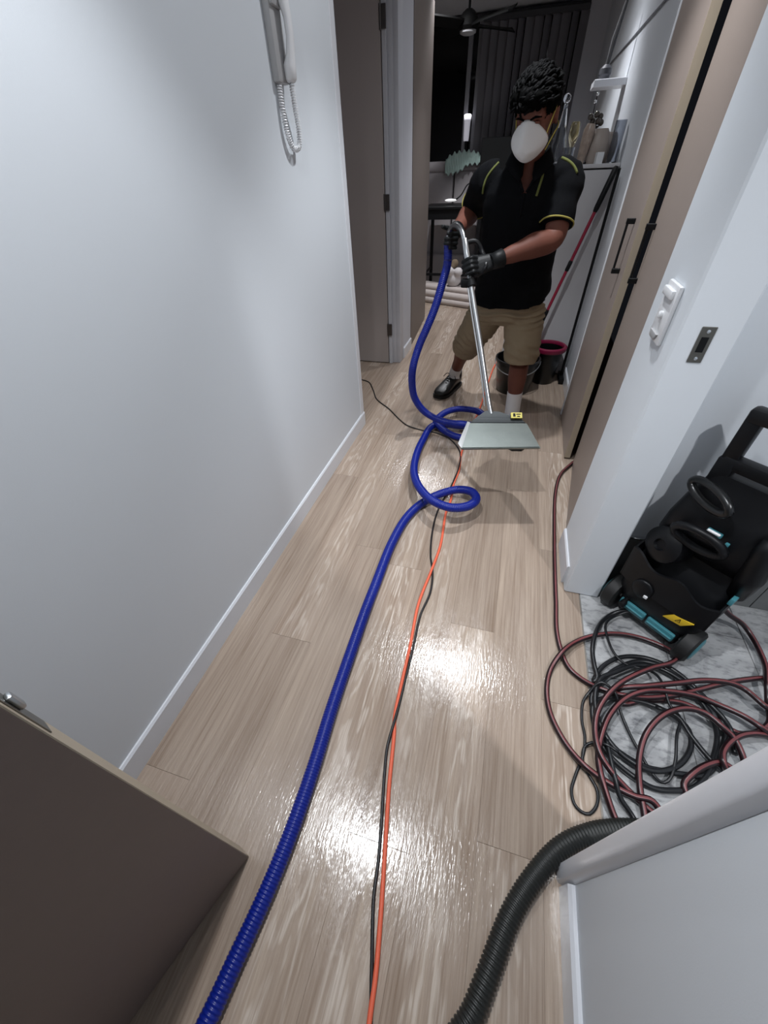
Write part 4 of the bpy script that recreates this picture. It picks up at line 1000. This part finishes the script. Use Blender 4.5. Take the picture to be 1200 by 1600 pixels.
# collar
b = MB()
def neck_pt(f, out_, dz):            # f runs from the front right of the V around the back to its front left
    a = math.radians(-90 + 16 + (360 - 32) * f)
    fr = max(0, -math.sin(a)) ** 2
    return V((-0.021 + (0.070 + out_) * math.cos(a), 2.560 + (0.066 + out_) * math.sin(a) - 0.012 * fr, 1.468 - 0.055 * fr + dz + 0.012 * max(0, math.sin(a))))
K = 40
L0 = [neck_pt(k / K, 0.004, -0.012) for k in range(K + 1)]
L1 = [neck_pt(k / K, 0.008, 0.030) for k in range(K + 1)]
L2 = [neck_pt(k / K, 0.014, 0.031) for k in range(K + 1)]
L3 = [neck_pt(k / K, 0.040, -0.018 - 0.016 * abs(2 * k / K - 1) ** 6) for k in range(K + 1)]
L4 = [p + V((0, 0, -0.005)) for p in L3]
b.rings([list(q) for q in zip(L0, L1, L2, L3, L4)])
cl = b.build('collar', SHIRT, sharp=0); put(cl, shirt)
LIME = mat('lime_piping', '565B28', 0.85)
def on_shirt(pts, r, name, m):
    out = []
    for x, z in pts:
        hit = bvh.ray_cast(V((x, 1.6, z)), V((0, 1, 0)))
        if hit[0] is not None: out.append(hit[0] + hit[1] * 0.001)
    b = MB(); b.tube(spline(out, 0.008), r, 8); put(b.build(name, m, sharp=0), shirt)
on_shirt([(-0.165, 1.452), (-0.192, 1.425), (-0.213, 1.395), (-0.222, 1.365), (-0.224, 1.335)], 0.0052, 'piping', LIME)
on_shirt([(0.046, 1.412), (0.046, 1.395), (0.041, 1.365), (0.034, 1.325)], 0.0058, 'piping', LIME)
on_shirt([(0.118, 1.458), (0.150, 1.445), (0.178, 1.425), (0.196, 1.402)], 0.0058, 'piping', LIME)
on_shirt([(-0.021, 1.34), (-0.022, 1.30), (-0.023, 1.24)], 0.005, 'placket', SHIRT)
for sg in (-1, 1): on_shirt([(-0.021 + sg * (0.008 + t * 0.55), 1.343 + t) for t in (0.0, 0.02, 0.04, 0.06, 0.08, 0.095)], 0.0065, 'neck_facing', SHIRT)
for s, e, f in ((SHL, ELL, 0.752), (SHR, ELR, 0.80)):
    c = s.lerp(e, f); ax = (e - s).normalized(); q = V((0, 0, 1)).rotation_difference(ax)
    pts = []
    for k in range(36):
        d = q @ V((math.cos(2 * PI * k / 36), math.sin(2 * PI * k / 36), 0))
        hit = bvh.ray_cast(c, d, 0.12)
        if hit[0] is not None and (hit[0] - c).length < 0.098: pts.append(hit[0] + d * 0.0006)
    b = MB(); b.tube(pts, 0.0038, 8, closed=True, up=ax)
    put(b.build('sleeve_band', mat('yellow_band', '9E9348', 0.8), sharp=0), shirt)
# shorts
KHAKI = mat('khaki_cotton', '86765E', 0.85, bump=0.35, bscale=320, var=0.06)
b = MB()
b.rings([ring((-0.015, 2.735, 0.70), 0.10, 0.10), ring((-0.015, 2.73, 0.745), 0.185, 0.145), ring((-0.015, 2.725, 0.84), 0.195, 0.150), ring((-0.015, 2.71, 0.93), 0.190, 0.145)])
limb(b, [V((0.080, 2.73, 0.80)), V((0.095, 2.705, 0.68)), V((0.112, 2.655, 0.56)), V((0.115, 2.648, 0.478))], [0.122, 0.118, 0.108, 0.104], 24)
limb(b, [V((-0.115, 2.74, 0.80)), V((-0.165, 2.80, 0.68)), V((-0.232, 2.90, 0.54)), V((-0.275, 2.985, 0.425))], [0.122, 0.116, 0.106, 0.099], 24)
def sfold(c, n):
    f = 0.006 * noise.noise(V((c.x * 9, c.y * 9, c.z * 22))) + 0.003 * noise.noise(V((c.x * 22, c.y * 20, c.z * 48)))
    f += 0.007 * max(0, 1 - abs(c.z - 0.75) / 0.09) * math.sin(c.z * 190 + 4 * noise.noise(c * 7))
    f += 0.006 * max(0, 1 - abs(c.z - 0.55) / 0.10) * math.sin(c.z * 110 + c.x * 60 + 4 * noise.noise(c * 8))
    return n * f
shorts = remesh(b, 0.0075, 3, 'shorts', KHAKI, sfold); put(shorts, man)
# socks and shoes
SOCK = mat('white_sock', 'D9D7D6', 0.9, bump=0.3, bscale=300)
def leg_part(kn, an, f0, f1, r0, r1, name, m):
    a, c = kn.lerp(an, f0), kn.lerp(an, f1)
    bk = V((0, 0.012, 0))
    b = MB(); b.tube(spline([a + bk, a.lerp(c, 0.08) + bk, a.lerp(c, 0.5) + bk * 0.7, c, c + V((0, -0.01, -0.04))], 0.012), r0, 18)
    return put(b.build(name, m, sharp=50), man)
leg_part(KNL, ANL, 0.56, 1.0, 0.050, 0.045, 'sock', SOCK)
leg_part(KNR, ANR, 0.76, 1.0, 0.047, 0.045, 'sock', SOCK)
SHOE = mat('black_leather_shoe', '141514', 0.4, bump=0.2, bscale=200)
def shoe(heel, toe, lift, k_=1.0):
    L = (toe - heel).length; d = (toe - heel).normalized(); s = V((0, 0, 1)).cross(d).normalized()
    secs = [(-0.04, 0.018, 0.030, 0.055), (0.0, 0.032, 0.020, 0.075), (0.12, 0.040, 0.018, 0.098), (0.28, 0.042, 0.018, 0.105), (0.45, 0.044, 0.018, 0.088), (0.62, 0.050, 0.018, 0.070), (0.80, 0.052, 0.018, 0.058), (0.93, 0.042, 0.020, 0.048), (1.0, 0.022, 0.024, 0.038)]
    secs = [(f, hw * k_, z0, z1 * k_) for f, hw, z0, z1 in secs]
    rr = []
    for f, hw, z0, z1 in secs:
        c = heel + d * (L * f); rr.append([c + s * (hw * math.copysign(abs(math.cos(t)) ** 0.75, math.cos(t))) + V((0, 0, lift + (z0 + z1) / 2 + (z1 - z0) / 2 * math.sin(t))) for t in [2 * PI * k / 18 for k in range(18)]])
    b = MB(); b.rings(rr); o = put(b.build('shoe', SHOE, sharp=0), man)
    b = MB(); out = [(f, hw + 0.006) for f, hw, _, _ in secs]
    lo = [heel + d * (L * f) + s * hw for f, hw in out] + [heel + d * (L * f) - s * hw for f, hw in out[::-1]]
    b.rings([[p + V((0, 0, lift)) for p in lo], [p + V((0, 0, lift + 0.024)) for p in lo]])
    put(b.build('sole', RUBBER), o)
    b = MB()
    for f in (0.40, 0.47, 0.54, 0.61):
        zt = (lift + 0.098 - (f - 0.40) * 0.13) * k_
        c = heel + d * (L * f)
        b.tube([c + s * 0.030 + V((0, 0, zt - 0.012)), c + V((0, 0, zt + 0.002)), c - s * 0.030 + V((0, 0, zt - 0.012))], 0.003, 6)
    c = heel + d * (L * 0.38)
    for k in (-1, 1):
        b.tube(spline([c + V((0, 0, lift + 0.10 * k_)), c + s * (k * 0.03) + d * 0.01 + V((0, 0, lift + 0.115 * k_)), c + s * (k * 0.06) + d * 0.03 + V((0, 0, lift + 0.09 * k_))], 0.01), 0.0028, 6)
    put(b.build('laces', mat('lace_dark', '0C0C0C', 0.8)), o)
    b = MB(); c = heel + d * (L * 0.13)
    b.rings([ring(c + V((0, 0, lift + 0.085)), 0.054, 0.060, 20), ring(c + V((0, 0, lift + 0.128)), 0.052, 0.058, 20), ring(c + V((0, 0, lift + 0.128)), 0.044, 0.050, 20), ring(c + V((0, 0, lift + 0.085)), 0.044, 0.050, 20)], cap=False)
    put(b.build('shoe_cuff', SHOE, sharp=0), o)
shoe(V((0.126, 2.725, 0)), V((0.192, 2.365, 0)), 0.0, 1.15)
shoe(V((-0.345, 3.365, 0)), V((-0.462, 3.035, 0)), 0.0, 1.22)

# gloved hands: palm and five separate fingers closed around a tube
GLOVE = mat('black_nitrile_glove', '0F1113', 0.5, spec=0.25, bump=0.2, bscale=240)
def grip(wrist, G, axis, side, rt, spread=0.021, flip=1):
    a = axis.normalized(); s = (side - a * side.dot(a)).normalized(); f = a.cross(s) * flip
    b = MB()
    palm = G + s * (rt + 0.026)
    pr = []
    wd = (palm - wrist)
    for t, hw, ht in ((-0.05, 0.030, 0.027), (0.15, 0.033, 0.025), (0.5, 0.040, 0.020), (0.85, 0.044, 0.018), (1.0, 0.044, 0.017), (1.12, 0.038, 0.014)):
        c = wrist + wd * t; dirn = wd.normalized(); u = (a - dirn * a.dot(dirn)).normalized(); n2 = dirn.cross(u)
        pr.append([c + u * (hw * math.cos(k * PI / 8)) + n2 * (ht * math.sin(k * PI / 8)) for k in range(16)])
    b.rings(pr)
    for i, (o_, ln, fr) in enumerate(((1.5, 0.92, 0.0092), (0.5, 1.02, 0.0098), (-0.5, 1.0, 0.0096), (-1.5, 0.80, 0.0084))):
        off = a * (-o_ * spread)
        pts = [palm + off * 0.8 - s * 0.004 + f * 0.004]
        for ang in (28, 68, 110, 152, 195):
            t = math.radians(ang * ln); rr_ = rt + fr + (0.010 if ang in (28, 68) else 0.003)
            pts.append(G + off + s * (rr_ * math.cos(t)) + f * (rr_ * math.sin(t)))
        P = spline(pts, 0.006)
        m_ = len(P)
        b.tube(P, [fr * (1.12 if k < m_ * 0.2 else 1.06 - 0.24 * k / m_ + (0.07 if abs(k / m_ - 0.42) < 0.05 or abs(k / m_ - 0.72) < 0.05 else 0)) for k in range(m_)], 10)
    pts = [wrist.lerp(palm, 0.45) - a * 0.022, palm - a * 0.045 - f * 0.012 - s * 0.006]
    for ang in (-40, -85, -130):
        t = math.radians(ang); rr_ = rt + 0.012
        pts.append(G - a * (0.050 + 0.004 * ang / -40) + s * (rr_ * math.cos(t)) + f * (rr_ * math.sin(t)))
    P = spline(pts, 0.006); m_ = len(P)
    b.tube(P, [0.0145 - 0.005 * k / m_ for k in range(m_)], 10)
    hand = remesh(b, 0.0032, 2, 'glove', GLOVE); put(hand, man)
    return hand
GL = WT.lerp(WB, 0.165)
h1 = grip(WRL, GL, D, V((0.8, 0.1, 0.1)), 0.017, flip=1)
h2 = grip(WRR, V((-0.372, 2.497, 1.150)), V((0.0, -0.1, -1)), V((0.25, 0.9, 0.3)), 0.024, flip=1)
for hnd, wr, el in ((h1, WRL, ELL), (h2, WRR, ELR)):
    d = (wr - el).normalized(); q = V((0, 0, 1)).rotation_difference(d)
    b = MB(); b.rings([[wr + q @ V((r_ * math.cos(k * PI / 10), r_ * math.sin(k * PI / 10), z_)) for k in range(20)] for r_, z_ in ((0.040, -0.012), (0.0415, -0.010), (0.038, 0.02), (0.034, 0.05), (0.030, 0.05))], cap=False)
    put(b.build('cuff', GLOVE, sharp=0), hnd)

# ------------------------------------------------------------------ pressure washer
TEAL = mat('teal_plastic', '3F7C86', 0.35)
pw = thing('pressure_washer', 'black and teal upright pressure washer on the grey tiles', 'pressure washer', (0.770, 1.180, 0))
pw.rotation_euler.z = math.radians(-42)
# local: +x right, +y back, +z up
def pb(b, name, m, par=pw, sharp=35): return b.build(name, m, par, None, sharp)
for s in (-1, 1):
    c = V((s * 0.150, -0.055, 0.072)); ax = V((s, 0, 0))
    b = MB(); b.lathe([(0.030, -0.026), (0.060, -0.026), (0.071, -0.020), (0.072, 0.0), (0.071, 0.018), (0.062, 0.026), (0.050, 0.022)], c, 32, ax); wh = pb(b, 'wheel', RUBBER)
    b = MB(); b.lathe([(0.050, 0.020), (0.050, 0.028), (0.040, 0.033), (0.012, 0.034)], c, 28, ax); b.build('hub_cap', TEAL, wh)
b = MB(); b.cyl((-0.15, -0.055, 0.072), (0.15, -0.055, 0.072), 0.010, n=12); pb(b, 'axle', STEEL)
b = MB()
b.box((-0.118, -0.085, 0.030), (0.118, 0.095, 0.115), 0.016, 2)
for s in (-1, 1): b.box((s * 0.09 - 0.03, 0.02, 0.0), (s * 0.09 + 0.03, 0.09, 0.05), 0.008, 2)
pb(b, 'base_frame', BLACKP)
for x0, x1 in ((-0.108, -0.004), (0.004, 0.108)):
    b = MB(); b.box((x0, -0.098, 0.060), (x1, -0.082, 0.100), 0.006, 2); b.box((x0 + 0.004, -0.104, 0.078), (x1 - 0.004, -0.096, 0.084), 0.002); pb(b, 'teal_trim', TEAL)
# lower body: shell with an open accessory pocket whose rim is wavy
def sect(z, w_, d0, d1, n=40, ex=4.5):
    out = []
    for k in range(n):
        t = 2 * PI * k / n; co, si = math.cos(t), math.sin(t)
        out.append(V((w_ * math.copysign(abs(co) ** (2 / ex), co), (d0 + d1) / 2 + (d1 - d0) / 2 * math.copysign(abs(si) ** (2 / ex), si), z)))
    return out
b = MB()
b.rings([sect(0.10, 0.135, -0.085, 0.095), sect(0.13, 0.150, -0.095, 0.100), sect(0.24, 0.160, -0.100, 0.100), sect(0.33, 0.160, -0.015, 0.100), sect(0.40, 0.145, 0.0, 0.098)])
pb(b, 'lower_shell', BLACKP, sharp=50)
b = MB()
def wave(x): return 0.325 + 0.016 * math.sin(x * 38 + 0.6) - 0.10 * (x)
nx = 44
def pocket(off, zb, inset):
    r_out = []
    for i in range(nx + 1):
        x = -0.160 + 0.32 * i / nx
        x2 = x * (1 - inset * 4); y = off - 0.018 * (1 - (x / 0.16) ** 4)
        r_out.append((x2, y))
    return r_out
outer = pocket(-0.090, 0.2, 0.0); inner = pocket(-0.082, 0.2, 0.004)
rr = []
for (xo, yo), (xi, yi) in zip(outer, inner):
    z = wave(xo)
    rr.append([V((xo, yo + 0.004, 0.20)), V((xo, yo, z)), V((xi, yi, z + 0.002)), V((xi, yi + 0.004, 0.20))])
b.rings(rr)
for s in (-1, 1):
    x = s * 0.158
    b.rings([[V((x, -0.090, 0.20)), V((x, -0.090, wave(x))), V((x, 0.0, wave(x) + 0.015)), V((x, 0.0, 0.20))], [V((x - s * 0.006, -0.090, 0.20)), V((x - s * 0.006, -0.090, wave(x))), V((x - s * 0.006, 0.0, wave(x) + 0.015)), V((x - s * 0.006, 0.0, 0.20))]])
pb(b, 'accessory_pocket', BLACKP, sharp=40)
b = MB(); b.ell((-0.06, -0.108, 0.215), (0.038, 0.014, 0.045), 20, 12); pb(b, 'round_cover', BLACKP, sharp=0)
b = MB(); b.box((-0.042, -0.124, 0.195), (-0.028, -0.116, 0.208), 0.002); pb(b, 'white_tab', WHITEP)
# middle and upper body
b = MB()
b.rings([sect(0.38, 0.150, 0.0, 0.097), sect(0.44, 0.150, -0.045, 0.095), sect(0.52, 0.142, -0.058, 0.090), sect(0.60, 0.128, -0.035, 0.082), sect(0.66, 0.112, -0.005, 0.075), sect(0.70, 0.105, 0.002, 0.05)])
pb(b, 'upper_shell', BLACKP, sharp=60)
b = MB(); b.lathe([(0.062, -0.03), (0.070, 0.0), (0.066, 0.05), (0.050, 0.062), (0.022, 0.066), (0.018, 0.055)], (-0.075, -0.03, 0.405), 28, V((-0.3, -1, 0.25))); pb(b, 'motor_cover', BLACKP, sharp=40)
b = MB(); b.tube([V((-0.01, -0.065, 0.51)) + V((0.075 * math.cos(2 * PI * k / 28), -0.02 - 0.02 * math.sin(2 * PI * k / 28), 0.045 * math.sin(2 * PI * k / 28))) for k in range(28)], 0.014, 10, closed=True, up=V((0, 1, 0.2))); pb(b, 'hose_bracket', BLACKP, sharp=0)
b = MB(); b.tube([V((-0.055, -0.03, 0.655)) + V((0.070 * math.cos(2 * PI * k / 28), -0.035 - 0.035 * math.cos(2 * PI * k / 28), 0.030 * math.sin(2 * PI * k / 28))) for k in range(28)], 0.013, 10, closed=True, up=V((0, 0.6, 1))); pb(b, 'cord_hook', BLACKG, sharp=0)
b = MB(); b.box((-0.012, -0.066, 0.535), (0.032, -0.050, 0.552), 0.004, 2); tt = pb(b, 'teal_latch', TEAL)
b = MB(); b.box((-0.010, -0.069, 0.545), (0.028, -0.060, 0.553), 0.002); b.build('latch_label', WHITEP, tt)
b = MB(); b.box((0.048, -0.062, 0.520), (0.060, -0.050, 0.534), 0.003, 2); pb(b, 'teal_button', TEAL)
b = MB(); b.box((0.150, -0.06, 0.33), (0.164, -0.01, 0.36), 0.004, 2); pb(b, 'teal_clip', TEAL)
# handle: two posts, crossbars
for s in (-1, 1):
    b = MB(); b.box((s * 0.082 - 0.026, 0.002, 0.60), (s * 0.082 + 0.026, 0.048, 0.75), 0.008, 2); b.box((s * 0.082 - 0.022, 0.006, 0.73), (s * 0.082 + 0.022, 0.044, 0.895), 0.007, 2); pb(b, 'handle_post', BLACKP)
b = MB(); b.box((-0.104, 0.001, 0.868), (0.104, 0.049, 0.912), 0.012, 2); pb(b, 'handle_bar', BLACKP)
b = MB(); b.box((-0.10, 0.003, 0.715), (0.10, 0.047, 0.758), 0.010, 2); pb(b, 'cross_bar', BLACKP)
# spray gun parked on the right side
b = MB(); b.tube([(0.150, 0.0, 0.34), (0.150, -0.03, 0.45), (0.140, -0.05, 0.56), (0.135, -0.055, 0.61)], [0.028, 0.036, 0.032, 0.022], 14); pb(b, 'spray_gun', BLACKP, sharp=0)
# warning sticker
b = MB(); b.prism([(0.040, 0.158), (0.100, 0.170), (0.128, 0.212), (0.066, 0.198)], -0.1035, -0.0985, 1, 0.0004); ws = pb(b, 'warning_sticker', mat('warning_yellow', 'D8B52A', 0.5))
b = MB()
b.prism([(0.076, 0.176), (0.093, 0.179), (0.090, 0.199)], -0.1042, -0.1034, 1)
b.M = Matrix.Identity(4); o = b.build('warning_mark', BLACK, ws)
b = MB(); b.prism([(0.0805, 0.1785), (0.0905, 0.1805), (0.0885, 0.1925)], -0.1046, -0.1041, 1); b.build('warning_mark', mat('warning_yellow', 'D8B52A', 0.5), ws)
b = MB(); b.prism([(0.0852, 0.1805), (0.0866, 0.1808), (0.0878, 0.1885), (0.0862, 0.1880)], -0.1050, -0.1045, 1); b.build('warning_mark', BLACK, ws)
# outlet fittings
b = MB(); b.cyl((-0.09, -0.05, 0.10), (-0.09, -0.115, 0.085), 0.013, n=12); pb(b, 'outlet', BLACKP)
print('objects', len(bpy.data.objects))
